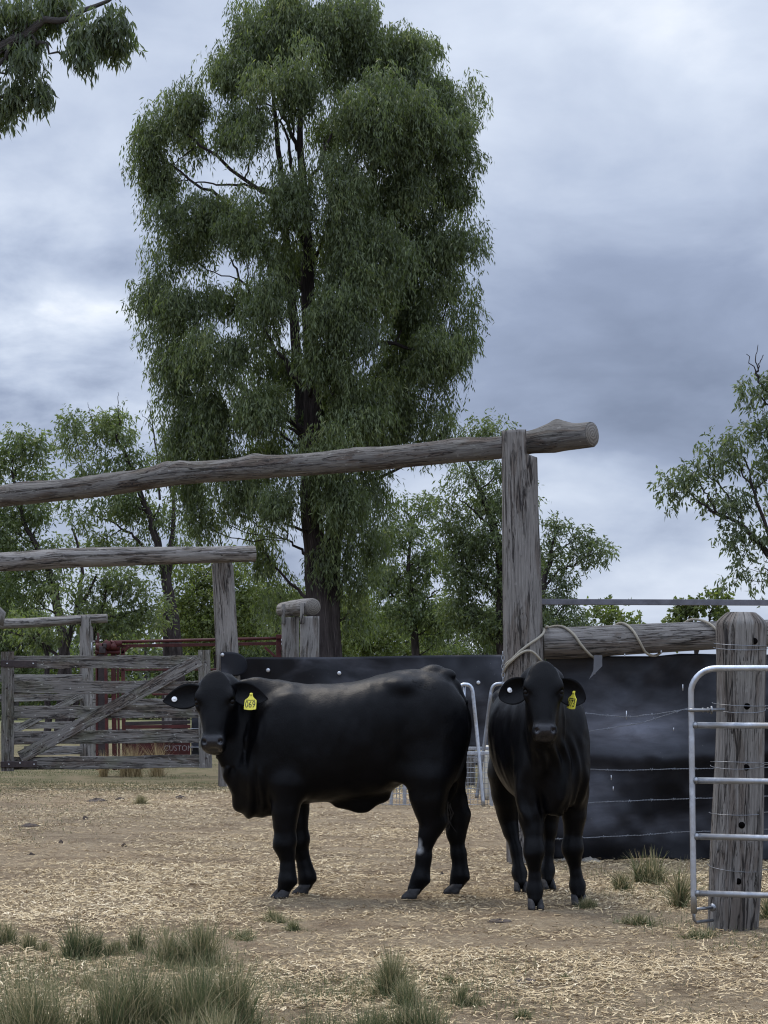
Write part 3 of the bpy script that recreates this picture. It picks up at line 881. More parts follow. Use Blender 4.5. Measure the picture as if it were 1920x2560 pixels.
# --- the next gate and rails, seen through the first
fg_ = empty('wooden_gate', W(110, 1900, D3)); fg_.location.z = 0
tag(fg_, 'paler grey board gate farther off, seen through the gaps of the first', 'gate')
df3 = lambda x: D3 - .2
for (y0, w_, x0, x1) in ((1694, 18, -20, 206), (1743, 18, -20, 206), (1768, 10, 30, 206), (1812, 17, 30, 180), (1875, 22, 60, 206)):
    board(x0, y0 + 2, x1, y0, w_, M['board_far'], fg_, 'rail_board', df=df3)
board(10, 1840, 205, 1738, 17, M['board_far'], fg_, 'brace', dy=-.036, df=df3)
board(-14, 1882, -14, 1650, 22, M['board_far'], fg_, 'stile', df=df3, dy=-.036)
rf = empty('rail_fence', W(300, 1900, 33.5)); rf.location.z = 0
tag(rf, 'low plank fence running behind the wooden gate to the red crush', 'fence')
dfr = lambda x: 33.5
for (y0, w_) in ((1757, 21), (1832, 20)):
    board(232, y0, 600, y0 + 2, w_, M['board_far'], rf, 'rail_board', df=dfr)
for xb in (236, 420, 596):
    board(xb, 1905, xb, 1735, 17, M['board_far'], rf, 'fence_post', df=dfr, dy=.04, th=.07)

# --- red cattle crush behind the wooden gate
cr = empty('cattle_crush', W(480, 1930, 29.5)); cr.location.z = 0
tag(cr, 'dark red steel cattle crush standing behind the wooden gate', 'cattle crush')
DC = 29.5
def bar(name, px0, py0, px1, py1, wpx, d0=DC, d1=None, mat='red', parent=None, thy=.06, n=0):
    d1 = d0 if d1 is None else d1
    a, b_ = W(px0, py0, d0), W(px1, py1, d1)
    mb = MB(); w_ = wpx * d0 / F_PX
    if n:
        mb.tube([a, b_], w_ / 2, n)
    else:
        u = (b_ - a); L_ = u.length; u.normalize(); yv = Vector((0, 1, 0)); yv = (yv - u * u.y).normalized(); z_ = u.cross(yv)
        mb.box((a + b_) / 2, (L_, thy, w_), Matrix((u, yv, z_)).transposed(), .006)
    return local(mb.build(name, M[mat], smooth=bool(n)), parent or cr)
bar('top_tube', 282, 1605, 718, 1595, 7.5, n=14)
bar('top_beam', 262, 1616, 718, 1608, 8, DC + .05)
bar('side_rail', 300, 1675, 640, 1673, 5)
bar('side_rail', 380, 1736, 600, 1734, 5)
for xb, w_ in ((255, 26), (283, 11), (294, 5), (307, 9)):
    bar('upright', xb, 1620, xb + 4, 1925, w_, DC + (.1 if w_ == 26 else 0), mat=('darkiron' if w_ == 26 else 'red'))
bar('upright', 243, 1600, 244, 1925, 8, DC + .1)
bar('upright', 264, 1620, 268, 1925, 7, DC - .1)
bar('lever', 245, 1582, 246, 1622, 5, DC - .05)
bar('hoop', 232, 1604, 238, 1604, 4, mat='galv_dull', n=8); bar('hoop', 229, 1606, 229, 1640, 4, mat='galv_dull', n=8)
mb = MB()   # head bail gear: yoke, cylinder, pins
for (x0, y0, x1, y1, w_) in ((240, 1616, 300, 1618, 22), (264, 1600, 272, 1618, 9), (276, 1602, 290, 1612, 9), (238, 1630, 300, 1630, 12)):
    a, b_ = W(x0, y0, DC - .08), W(x1, y1, DC - .08); mb.tube([a, b_], w_ / 2 * DC / F_PX * .8, 12)
for xc, yc, r_ in ((252, 1618, 9), (266, 1612, 11), (284, 1616, 8), (296, 1608, 7)):
    c = W(xc, yc, DC - .16); mb.tube([c, c + Vector((0, .14, 0))], r_ * DC / F_PX, 16)
local(mb.build('head_bail', M['red']), cr)
mb = MB(); a = W(256, 1624, DC - .17); mb.box(a, (.09, .03, .10), None, .004); a = W(262, 1614, DC - .19); mb.box(a, (.05, .03, .06), None, .004)
local(mb.build('release_latch', M['darkiron']), cr)
bar('gusset', 305, 1634, 322, 1616, 7); bar('gusset', 662, 1618, 692, 1645, 6)
# right end frame
for xb, w_, dd in ((697, 13, 0), (712, 10, .05), (727, 11, -.05)): bar('upright', xb, 1592, xb, 1925, w_, DC + dd)
bar('end_plate', 690, 1592, 735, 1590, 10, DC - .06); bar('end_plate', 700, 1622, 732, 1621, 8, DC - .06)
mb = MB()
for xc, yc in ((706, 1600), (706, 1610), (716, 1617), (708, 1618)):
    mb = MB(); mb.box(W(xc, yc, DC - .12), (.035, .03, .03), None, .004)
    local(mb.build('bolt', M['bolt']), cr)
# solid lower panels
mb = MB(); a, b_ = W(308, 1903, DC + .02), W(476, 1848, DC + .02); mb.box((a + b_) / 2, (b_.x - a.x, .02, b_.z - a.z), None, .004)
pn = local(mb.build('lower_panel', M['red']), cr)
bar('panel_rail', 312, 1809, 476, 1805, 9, mat='darkiron'); bar('panel_rail', 312, 1818, 476, 1816, 9)
bar('panel_rail', 308, 1851, 476, 1850, 4)
mb = MB(); a, b_ = W(478, 1916, DC + .04), W(506, 1792, DC + .04); mb.box((a + b_) / 2, (b_.x - a.x, .04, b_.z - a.z), None, .004)
local(mb.build('rubber_flap', M['rubber'], label='black rubber flap at the end of the red panel'), cr)
bar('panel_rail', 476, 1822, 506, 1822, 2.5, DC - .02, mat='galv_dull'); bar('panel_rail', 476, 1868, 506, 1868, 2.5, DC - .02, mat='galv_dull')
me = text_mesh('CUSTOM', .112, .001)
me.transform(Matrix.Translation(W(446, 1871, DC - .03)) @ Matrix.Rotation(math.radians(90), 4, 'X') @ Matrix.Diagonal((.92, 1, 1, 1)))
M['letter'] = mat_plain('faded_lettering', (.17, .14, .135), .8, 0, .7, 60)
local(link('lettering', me, M['letter'], smooth=False), cr)

# --- black conveyor belting on the far fence
DB = 26.6
bf = empty('belting_fence', W(900, 1850, DB)); bf.location.z = 0
tag(bf, 'low yard fence clad with one strip of black rubber belting, pale bolt heads along it', 'fence')
def sheet(name, fn, nu, nv, th, mat, parent, label=None):
    """solid sheet: fn(u, v) -> Vector of the front face; thickness backwards"""
    vs = []; fs = []
    for s in (0, 1):
        for i in range(nu + 1):
            for j in range(nv + 1):
                p = fn(i / nu, j / nv)
                vs.append(p + Vector((0, th * s, 0)))
    m = (nu + 1) * (nv + 1); q = nv + 1
    for i in range(nu):
        for j in range(nv):
            a = i * q + j; fs.append((a, a + q, a + q + 1, a + 1)); fs.append((m + a, m + a + 1, m + a + q + 1, m + a + q))
    for i in range(nu):
        for j in (0, nv):
            a = i * q + j; f = (a, m + a, m + a + q, a + q); fs.append(f if j == 0 else f[::-1])
    for j in range(nv):
        for i in (0, nu):
            a = i * q + j; f = (a, a + 1, m + a + 1, m + a); fs.append(f if i == 0 else f[::-1])
    mb = MB(); mb.add(vs, fs)
    return local(mb.build(name, mat, label=label), parent)
def fbelt(u, v):
    x = 598 + u * (1330 - 598)
    top = 1641 + 2.5 * math.sin(u * 5 + .5) - 2 * u + (6 * max(0, 1 - u * 30))
    y = top + v * (1868 - top)
    p = W(x, y, DB)
    p.y += .035 * math.sin(v * 5.5 + u * 3) + .03 * float(vnoise(u * 9, v * 2.5, 0, 61)) + .015 * float(vnoise(u * 30, v * 6, 0, 62))
    return p
sheet('belt', fbelt, 130, 34, .012, M['rubber'], bf)
mb = MB()
for xb, yb in ((670, 1675.5), (848, 1683), (1022, 1692), (1196, 1706.5)):
    mb = MB(); c = W(xb, yb, DB - .05); mb.tube([c + Vector((0, .05, 0)), c, c - Vector((0, .006, 0))], [.026, .026, .020], 20)
    local(mb.build('bolt', M['bolt']), bf)
def flap(u, v):
    a = math.pi * (u - .5)
    x = 552 + 62 * u; hh = 30 * math.sqrt(max(0.02, 1 - max(0, (u - .45) / .56) ** 2.4))
    y = 1661 - 2 + (v * 2 - 1) * hh + 3 * u
    p = W(x, y, D2 - .30); p.y += .35 * u * u - .06 * u
    return p
sheet('corner_flap', flap, 16, 12, .012, M['rubber'], bf, 'rounded belting flap bolted to the gateway post')
mb = MB(); c = W(556, 1637, D2 - .31); mb.tube([c + Vector((0, .02, 0)), c - Vector((0, .006, 0))], [.026, .02], 16); local(mb.build('bolt', M['bolt']), bf)
for xb in (640, 900, 1170):
    mb = MB(); p0 = W(xb, 1900, DB + .16); p0.z = -.05; mb.tube([p0, W(xb, 1660, DB + .16)], .09, 20, True, .05, .01, xb)
    local(mb.build('fence_post', M['beam_far']), bf)
for yb in (1900,):
    mb = MB(); mb.tube([W(600, yb, DB + .16), W(900, yb + 2, DB + .16), W(1340, yb, DB + .16)], .07, 16, True, .05, .01, 4)
    local(mb.build('rail', M['beam_far']), bf)

# --- galvanised mesh trough with hoops, between the two heifers
DT = GD(2016)
tr = empty('feeder', W(1190, 2016, DT)); tr.location.z = 0
tag(tr, 'galvanised mesh-sided feeder with bent pipe hoops, standing between the two heifers', 'feeder')
def pipe(name, pts, r, mat='galv', parent=tr, n=12, sm=0):
    mb = MB(); P_ = [Vector(p) for p in pts]
    if sm: P_ = [Vector(q) for q in spline(P_, sm)]
    mb.tube(P_, r, n)
    return local(mb.build(name, M[mat]), parent)
pr = 4.6 * DT / F_PX
pipe('hoop', [W(1140, 1790, DT), W(1144, 1745, DT), W(1148, 1722, DT), W(1154, 1713, DT), W(1163, 1711, DT), W(1174, 1714, DT), W(1181, 1726, DT), W(1185, 1760, DT), W(1194, 1850, DT), W(1209, 2018, DT - .05)], pr, sm=60)
pipe('strut', [W(1161, 1714, DT + .02), W(1160, 1800, DT + .02), W(1158, 1880, DT + .02)], pr * .75)
pipe('hoop', [W(1192, 1996, DT + .3), W(1204, 1910, DT + .3), W(1214, 1835, DT + .3), W(1225, 1750, DT + .25), W(1228, 1730, DT + .25), W(1233, 1716, DT + .25), W(1244, 1710, DT + .25), W(1262, 1711, DT + .25), W(1272, 1725, DT + .25), W(1278, 1800, DT + .25), W(1290, 2005, DT + .3)], pr, mat='galv_dull', sm=70)
for yb, dd in ((1871, .55), (1883, 0)):
    mb = MB(); a, b_ = W(905, yb, DT + dd), W(1290, yb, DT + dd); mb.box((a + b_) / 2, ((b_ - a).length, .03, 8 * DT / F_PX), None, .004); local(mb.build('top_rail', M['galv'], smooth=False), tr)
for xb, dd, w_ in ((912, 0, 6), (978, .3, 8), (1012, .35, 8), (1228, 0, 9), (1240, .2, 8), (1258, 0, 6)):
    mb = MB(); a, b_ = W(xb, 1886, DT + dd), W(xb, 2016, DT + dd); b_.z = 0; mb.box((a + b_) / 2, (w_ * DT / F_PX, .03, (a - b_).length), None, .004); local(mb.build('leg', M['galv'], smooth=False), tr)
mb = MB()
for k in range(46):
    xb = 905 + k * 8.5
    mb.tube([W(xb, 1886, DT), W(xb + .5 * math.sin(k * 2.1), 1950, DT), W(xb + .8 * math.sin(k * 1.3), 2014, DT)], .0024, 5, False)
for k in range(10):
    yb = 1892 + k * 13.2
    mb.tube([W(905 + j * 38.5, yb + .9 * math.sin(j * 1.7 + k), DT - .003) for j in range(11)], .0024, 5, False)
local(mb.build('mesh_side', M['galv_dull']), tr)
mb = MB()
for k in range(46):
    xb = 901 + k * 8.2
    mb.tube([W(xb, 1876, DT + .55), W(xb, 1996, DT + .55)], .0024, 5, False)
for k in range(9):
    yb = 1880 + k * 13
    mb.tube([W(905 + j * 38.5, yb + .9 * math.sin(j * 2.7 + k), DT + .55) for j in range(11)], .0024, 5, False)
local(mb.build('mesh_side', M['galv_dull']), tr)
mb = MB()   # tan drum behind the trough
c = W(1222, 1975, DT + 1.6); c.z = 0
mb.tube([c, c + Vector((0, 0, .04)), c + Vector((0, 0, .50)), c + Vector((0, 0, .56)), c + Vector((0, 0, .60))], [.095, .10, .10, .085, .03], 28)
tag(mb.build('drum', M['tan']), 'small tan drum behind the mesh feeder', 'drum')

# --- right hand fence: log rail, belting, barbed wires, steel rail, between the gatepost and the leaning post
DR = D1 + .08
rr_ = empty('belting_fence', W(1600, 2150, DR)); rr_.location.z = 0
tag(rr_, 'right hand fence of black rubber belting under a thick log rail, barbed wires across it', 'fence')
mb = MB()
log_along(mb, [(1357, 1609), (1450, 1606), (1560, 1600), (1680, 1594), (1800, 1588), (1900, 1584), (2150, 1574)], lambda x: DR, lambda x: float(np.interp(x, [1357, 1450, 1800, 2150], [76, 78, 71, 66])), 56, 120, 41)
local(mb.build('log_rail', M['post']), rr_)
def rbelt(u, v):
    x = 1366 + u * (2200 - 1366)
    top = float(np.interp(x, [1366, 1500, 1640, 1700, 1760, 1900, 2200], [1652, 1650, 1640, 1634, 1634, 1636, 1636]))
    top = 1640 if x < 1640 else top
    bot = 2149 + 3 * math.sin(x * .03)
    y = top + v * (bot - top)
    p = W(x, y, DR + .06)
    # bulges and a long horizontal crease where stock have leant on it
    cr_ = math.exp(-((y - 1893 + .02 * (x - 1500)) / 26.0) ** 2)
    p.y += -.05 * cr_ + .045 * math.sin(v * 7 + u * 4) + .05 * float(vnoise(u * 8, v * 3.5, 0, 71)) + .018 * float(vnoise(u * 26, v * 13, 0, 72))
    if p.z < .0: p.z = -.02
    return p
sheet('belt', rbelt, 150, 90, .012, M['rubber'], rr_)
mb = MB(); c_ = W(2120, 1575, DR); mb.tube([Vector((c_.x, c_.y + .22, -.05)), Vector((c_.x, c_.y + .22, 2.05))], .13, 36, True, .05, .012, 67)
local(mb.build('fence_post', M['post']), rr_)
mb = MB()   # strip of paler belting hung from the log
o_ = [(0, 0), (20, 0), (20, -27), (-13, -60), (-2, -38)]
s_ = DR / F_PX
mb.plate([(a * s_, b_ * s_) for a, b_ in o_][::-1], .008, W(1485, 1638, DR - .10), (1, 0, 0), (0, 0, 1))
M['strip'] = mat_plain('pale_strip', (0.075, 0.077, 0.085), 0.6, 0, .2, 9)
local(mb.build('hanging_strip', M['strip'], smooth=False), rr_)
mb = MB()
for xb, yb, h_ in ((1487, 1677, 9), (1566, 1788, 11), (1528, 1944, 6), (1533, 1971, 5), (1707, 1719, 8), (1684, 1823, 4), (1562, 1638, 4), (1653, 1630, 4)):
    mb = MB(); c = W(xb, yb, DR - .09); mb.tube([c + Vector((0, 0, h_ * s_)), c - Vector((0, 0, h_ * s_))], .004, 6)
    local(mb.build('wire_tie', M['bolt']), rr_)
def barb(parent, ypts, x0, x1, dd, name='barbed_wire', seed=0):
    rnd = random.Random(seed); mb = MB()
    n_ = 60
    pts = []
    for i in range(n_ + 1):
        x = x0 + (x1 - x0) * i / n_
        y = float(np.interp(x, [a for a, _ in ypts], [b_ for _, b_ in ypts])) + rnd.uniform(-.6, .6)
        pts.append(W(x, y, dd))
    for ph in (0, math.pi):
        q = []
        for i in range(n_ * 4 + 1):
            f = i / 4; k = min(int(f), n_ - 1); p = pts[k].lerp(pts[k + 1], f - k)
            q.append(p + Vector((0, math.cos(i * 1.3 + ph) * .0024, math.sin(i * 1.3 + ph) * .0024)))
        mb.tube(q, .0017, 5, False)
    L_ = (pts[-1] - pts[0]).length
    for j in range(int(L_ / .15)):
        f = (j + .5) / int(L_ / .15) * n_; k = min(int(f), n_ - 1); p = pts[k].lerp(pts[k + 1], f - k)
        for s in (-1, 1):
            a = rnd.uniform(.5, 2.4)
            mb.tube([p + Vector((s * .004, 0, 0)) - Vector((math.cos(a) * .010, .003, math.sin(a) * .010)), p + Vector((s * .004, -.006, 0)), p + Vector((s * .004, 0, 0)) + Vector((math.cos(a) * .010, .003, math.sin(a) * .010))], .0018, 4, False)
    return local(mb.build(name, M['wire']), parent)
barb(rr_, [(1380, 1778), (1465, 1783), (1500, 1787), (1566, 1793), (1640, 1785), (1712, 1774), (2100, 1768)], 1380, 2100, DR - .13, seed=1)
barb(rr_, [(1380, 1838), (1475, 1828), (1600, 1808), (1720, 1770)], 1380, 1720, DR - .16, seed=2)
barb(rr_, [(1380, 1922), (1465, 1923), (1560, 1926), (1700, 1922), (1780, 1921), (2100, 1915)], 1380, 2100, DR - .13, seed=3)
barb(rr_, [(1380, 2010), (1465, 2007), (1600, 2001), (1775, 1995), (2100, 1985)], 1380, 2100, DR - .13, seed=4)
barb(rr_, [(1370, 2098), (1465, 2094), (1600, 2088), (1700, 2080), (2100, 2068)], 1370, 2100, DR - .13, seed=5)
mb = MB(); a, b_ = W(1350, 1504.5, DR + .02), W(2200, 1508, DR + .02); u = (b_ - a).normalized(); yv = Vector((0, 1, 0)); z_ = u.cross(yv)
mb.box((a + b_) / 2, ((b_ - a).length, .04, 14.5 * s_), Matrix((u, yv, z_)).transposed(), .003)
tag(mb.build('steel_rail', M['steel_dark'], smooth=False), 'straight dark steel rail running right from the tall gatepost', 'rail')
# stub of split timber against the foot of the gatepost
mb = MB(); a = W(1366, 2148, D1 - .05); a.z = -.02
mb.tube([a, W(1362, 2060, D1 - .02), W(1356, 2000, D1)], [.022, .024, .016], 14, True, .15, .004, 51, flat=.7)
tag(mb.build('split_stake', M['beam_far']), 'thin pale split stake against the foot of the tall gatepost', 'stake')

# --- rope: tied round the gatepost and spiralled along the log rail
mb = MB()
R1 = .150
def on_post(deg, py):
    a = math.radians(deg); c = W(1310, py, D1)
    return c + Vector((math.sin(a) * R1, -math.cos(a) * R1 * .95, 0))
pth = [on_post(-85, 1690), on_post(-78, 1675), on_post(-60, 1660), on_post(-40, 1650), on_post(-15, 1630), on_post(10, 1612), on_post(35, 1598), on_post(60, 1585), on_post(78, 1572), W(1368, 1566, DR - .12)]
lr = lambda x: (W(x, float(np.interp(x, [1357, 1450, 1560, 1680, 1800], [1609, 1606, 1600, 1594, 1588])), DR))
def on_log(x, deg):
    a = math.radians(deg); r = 39 * s_ + .010; c = lr(x)
    return c + Vector((0, -math.sin(a) * r, math.cos(a) * r))
turn = [(1372, -20), (1395, 0), (1412, 30), (1432, 65), (1452, 105), (1478, 150), (1500, 190), (1518, 250), (1532, 310), (1548, 350), (1562, 385), (1578, 420), (1592, 455), (1612, 505), (1640, 545), (1670, 600), (1700, 660), (1725, 705), (1745, 735), (1768, 765), (1788, 800), (1800, 850)]
pth += [on_log(x, dg_) for x, dg_ in turn]
P_ = [Vector(q) for q in spline(pth, 420)]
mb.tube(P_, .0092, 10, True, .08, 0, 3, 1.0)
P2 = [Vector(q) for q in spline([on_post(-80, 1682), on_post(-62, 1668), on_post(-38, 1652), on_post(-12, 1634), on_post(6, 1628), on_post(22, 1632), on_post(40, 1645), on_post(62, 1660), on_post(82, 1672), on_post(110, 1680)], 90)]
for p in P2: p.y -= .012
mb.tube(P2, .0088, 10, True, .08, 0, 5)
tag(mb.build('rope', M['rope']), 'pale rope tied round the tall gatepost and wound along the log rail', 'rope')

# --- leaning timber post on the right, bored and wired
DP = GD(2318)
pb = W(1831, 2318, DP); pb.z = -.06
pt = W(1853, 1531, DP)
pr_ = empty('fence_post', (pb.x, pb.y, 0))
tag(pr_, 'thick bored timber post at the right, wrapped with plain wires, steel gate hung across it', 'post')
mb = MB(); pts = []; rr2 = []
for i in range(111):
    f = i / 110; p = pb.lerp(pt, f); p.x += .012 * math.sin(f * 3.0)
    r_ = .128 + .006 * math.sin(f * 7)
    if f > .965: r_ *= 1 - .45 * ((f - .965) / .035) ** 1.3
    pts.append(p); rr2.append(r_)
mb.tube(pts, rr2, 84, True, .045, .016, 57)
from mathutils.bvhtree import BVHTree
post_bvh = BVHTree.FromPolygons([Vector(v) for v in mb.v], mb.f)
post_o = local(mb.build('timber', M['post']), pr_)
for k, (xh, yh) in enumerate(((1877, 1602), (1857, 1759), (1855, 1905), (1843, 2042), (1834, 2175))):
    f = (yh - 2318) / (1531 - 2318); ax = pb.lerp(pt, f); px_ = W(xh, yh, DP).x
    dx = max(-.12, min(.12, px_ - ax.x)); yy = -math.sqrt(.130 ** 2 - dx * dx)
    hit = post_bvh.ray_cast(Vector((px_, DP - 1, ax.z)), Vector((0, 1, 0)))[0]
    ys_ = hit.y if hit is not None else DP + yy
    mb = MB(); n_ = 22; rh = .0165
    mb.tube([Vector((px_, ys_ - .0022, ax.z)), Vector((px_, ys_ + .03, ax.z))], [rh, rh * .9], n_, True, .12, 0, k)  # solid dark disc on the timber, painted shade in place of a bore
    local(mb.build('hole_shade_disc', M['hole']), pr_)
for (yl, yr, sag) in ((1606, 1614, 3), (1617, 1619, 6), (1751, 1759, 3), (1764, 1766, 10), (1893, 1900, -4), (1904, 1898, 8), (2016, 2017, 2), (2140, 2156, 4)):
    mb = MB(); q = []
    for a_ in np.linspace(-100, 100, 40):
        a = math.radians(a_); yb = yl + (yr - yl) * (a_ + 100) / 200 + sag * math.cos(a)
        f = (yb - 2318) / (1531 - 2318); ax = pb.lerp(pt, f)
        q.append(ax + Vector((math.sin(a) * .136, -math.cos(a) * .136, 0)))
    # tail running off to the right fence
    q.append(q[-1] + Vector((.25, .25, .004))); q.append(q[-1] + Vector((1.2, 1.0, -.01)))
    mb.tube(q, .0019, 6, False); local(mb.build('plain_wire', M['wire']), pr_)

# --- galvanised pipe gate in front of the leaning post
DGt = DP - .24
sg = empty('pipe_gate', W(1727, 2260, DGt)); sg.location.z = 0
tag(sg, 'galvanised five-bar pipe gate, rounded corner, running off the right edge', 'gate')
s5 = DGt / F_PX
kk = .085
def gx(px, py, extra=0.0):
    """the gate swings toward the camera as it runs right"""
    dd = DGt - (px - 1727) * s5 * kk - extra
    return W(px, py, dd)
rp = 7.6 * s5
zt, zb = W(1727, 1671, DGt).z, W(1727, 2238, DGt).z
def gp(along, z):
    p = W(1727, 1700, DGt); return Vector((p.x + along, DGt - along * .30, z))
cr_ = .125
frame = [gp(0, zb - .09)] + [gp(0, zb + (zt - cr_ - zb) * i / 8) for i in range(9)]
for i in range(1, 10):
    a = math.pi / 2 * i / 9; frame.append(gp(cr_ * (1 - math.cos(a)), zt - cr_ + cr_ * math.sin(a)))
frame += [gp(x_, zt) for x_ in (.3, .6, 1.2, 2.2, 3.0)]
frame += [gp(3.0 + cr_ * math.sin(math.pi / 2 * i / 8), zt - cr_ * (1 - math.cos(math.pi / 2 * i / 8))) for i in range(1, 9)] + [gp(3.0 + cr_, z_) for z_ in (zt - .4, zb)]
pipe('frame_pipe', frame, rp, parent=sg, n=20)
for yb in (1813, 1951, 2091, 2233):
    z_ = W(1727, yb, DGt).z
    pipe('cross_bar', [gp(rp * .6, z_), gp(1.0, z_), gp(3.0 + cr_ - rp * .5, z_)], rp, parent=sg, n=20)
    mb = MB(); ring = gp(0, z_)
    mb.tube([gp(rp * .75, z_), gp(rp * 1.9, z_)], [rp * 1.16, rp * 1.04], 18); local(mb.build('weld', M['galv_dull']), sg)
# latch bolt through the frame near the top
z_ = W(1727, 1775, DGt).z
q = Vector((gp(0, z_).x, DGt, z_))
mb = MB(); mb.tube([q + Vector((-.020, -.025, 0)), q + Vector((.01, -.028, 0)), q + Vector((.05, -.02, 0)), q + Vector((.17, .03, 0.002))], [.0085, .0095, .0085, .0085], 12)
for dx, r_ in ((.058, .012), (.085, .013), (.104, .020)):
    c = q + Vector((dx, -.018 + dx * .25, 0)); mb.tube([c - Vector((.004, 0, 0)), c + Vector((.004, 0, 0))], r_, 16)
local(mb.build('latch_bolt', M['galv_dull']), sg)
# bottom hinge bracket
mb = MB(); z0_ = zb - .10
q = Vector((gp(0, 0).x, DGt, 0))
mb.tube([q + Vector((0, 0, zb - .05)), q + Vector((0, 0, z0_ - .02)), q + Vector((.012, .01, z0_ - .035)), q + Vector((.11, .10, z0_ - .035))], .0085, 12)
mb.tube([q + Vector((.01, 0, z0_ + .03)), q + Vector((.105, .09, z0_ + .03))], .0085, 12)
mb.tube([q + Vector((.105, .085, z0_ + .03)), q + Vector((.113, .092, z0_ + .03))], .020, 14)
local(mb.build('hinge', M['galv_dull']), sg)
# ------------------------------------------------------------ trees
def mat_leaf(name, stops, trans=0.42):
    a = NT(name)
    at = a.n('ShaderNodeAttribute', attribute_name='tone')
    c = a.ramp(at.outputs['Fac'], stops)
    a.base(c, 0.5, 0, 0.35)
    tr = a.n('ShaderNodeBsdfTranslucent')
    a.l(a.mix(1.0, c, (1.5, 1.7, 0.7), 'MULTIPLY'), tr.inputs[0])
    mx = a.n('ShaderNodeMixShader'); mx.inputs[0].default_value = trans
    a.l(a.p.outputs[0], mx.inputs[1]); a.l(tr.outputs[0], mx.inputs[2]); a.l(mx.outputs[0], a.out.inputs[0])
    return a.m
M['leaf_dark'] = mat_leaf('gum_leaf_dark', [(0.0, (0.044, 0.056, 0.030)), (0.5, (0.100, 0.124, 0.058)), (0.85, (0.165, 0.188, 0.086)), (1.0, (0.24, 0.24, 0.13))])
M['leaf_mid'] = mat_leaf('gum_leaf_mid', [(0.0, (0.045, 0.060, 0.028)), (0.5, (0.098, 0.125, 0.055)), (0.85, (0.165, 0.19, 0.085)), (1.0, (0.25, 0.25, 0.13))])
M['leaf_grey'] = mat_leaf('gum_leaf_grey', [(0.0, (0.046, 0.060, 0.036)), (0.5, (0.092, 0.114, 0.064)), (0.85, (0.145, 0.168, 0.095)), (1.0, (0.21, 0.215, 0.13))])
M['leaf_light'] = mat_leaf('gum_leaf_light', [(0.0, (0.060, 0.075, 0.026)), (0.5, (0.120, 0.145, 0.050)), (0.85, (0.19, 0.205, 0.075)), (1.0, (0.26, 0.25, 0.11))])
def mat_bark(name, c0, c1):
    a = NT(name)
    n = a.noise(a.coord('UV', (9, 1.2, 1)), 1.0, 6, .7, .6)
    n2 = a.noise(a.coord('UV', (34, 3, 1)), 1.0, 4, .6)
    a.base(a.mix(a.gramp(n2, .3, .7), a.ramp(n, [(.35, c0), (.65, c1)]), c0), .95, 0, .1)
    a.bump(a.math('ADD', n, n2), .9, .04)
    return a.m
M['bark_dark'] = mat_bark('ironbark', (0.020, 0.016, 0.016), (0.090, 0.074, 0.070))
M['bark_grey'] = mat_bark('grey_bark', (0.045, 0.040, 0.037), (0.135, 0.122, 0.115))

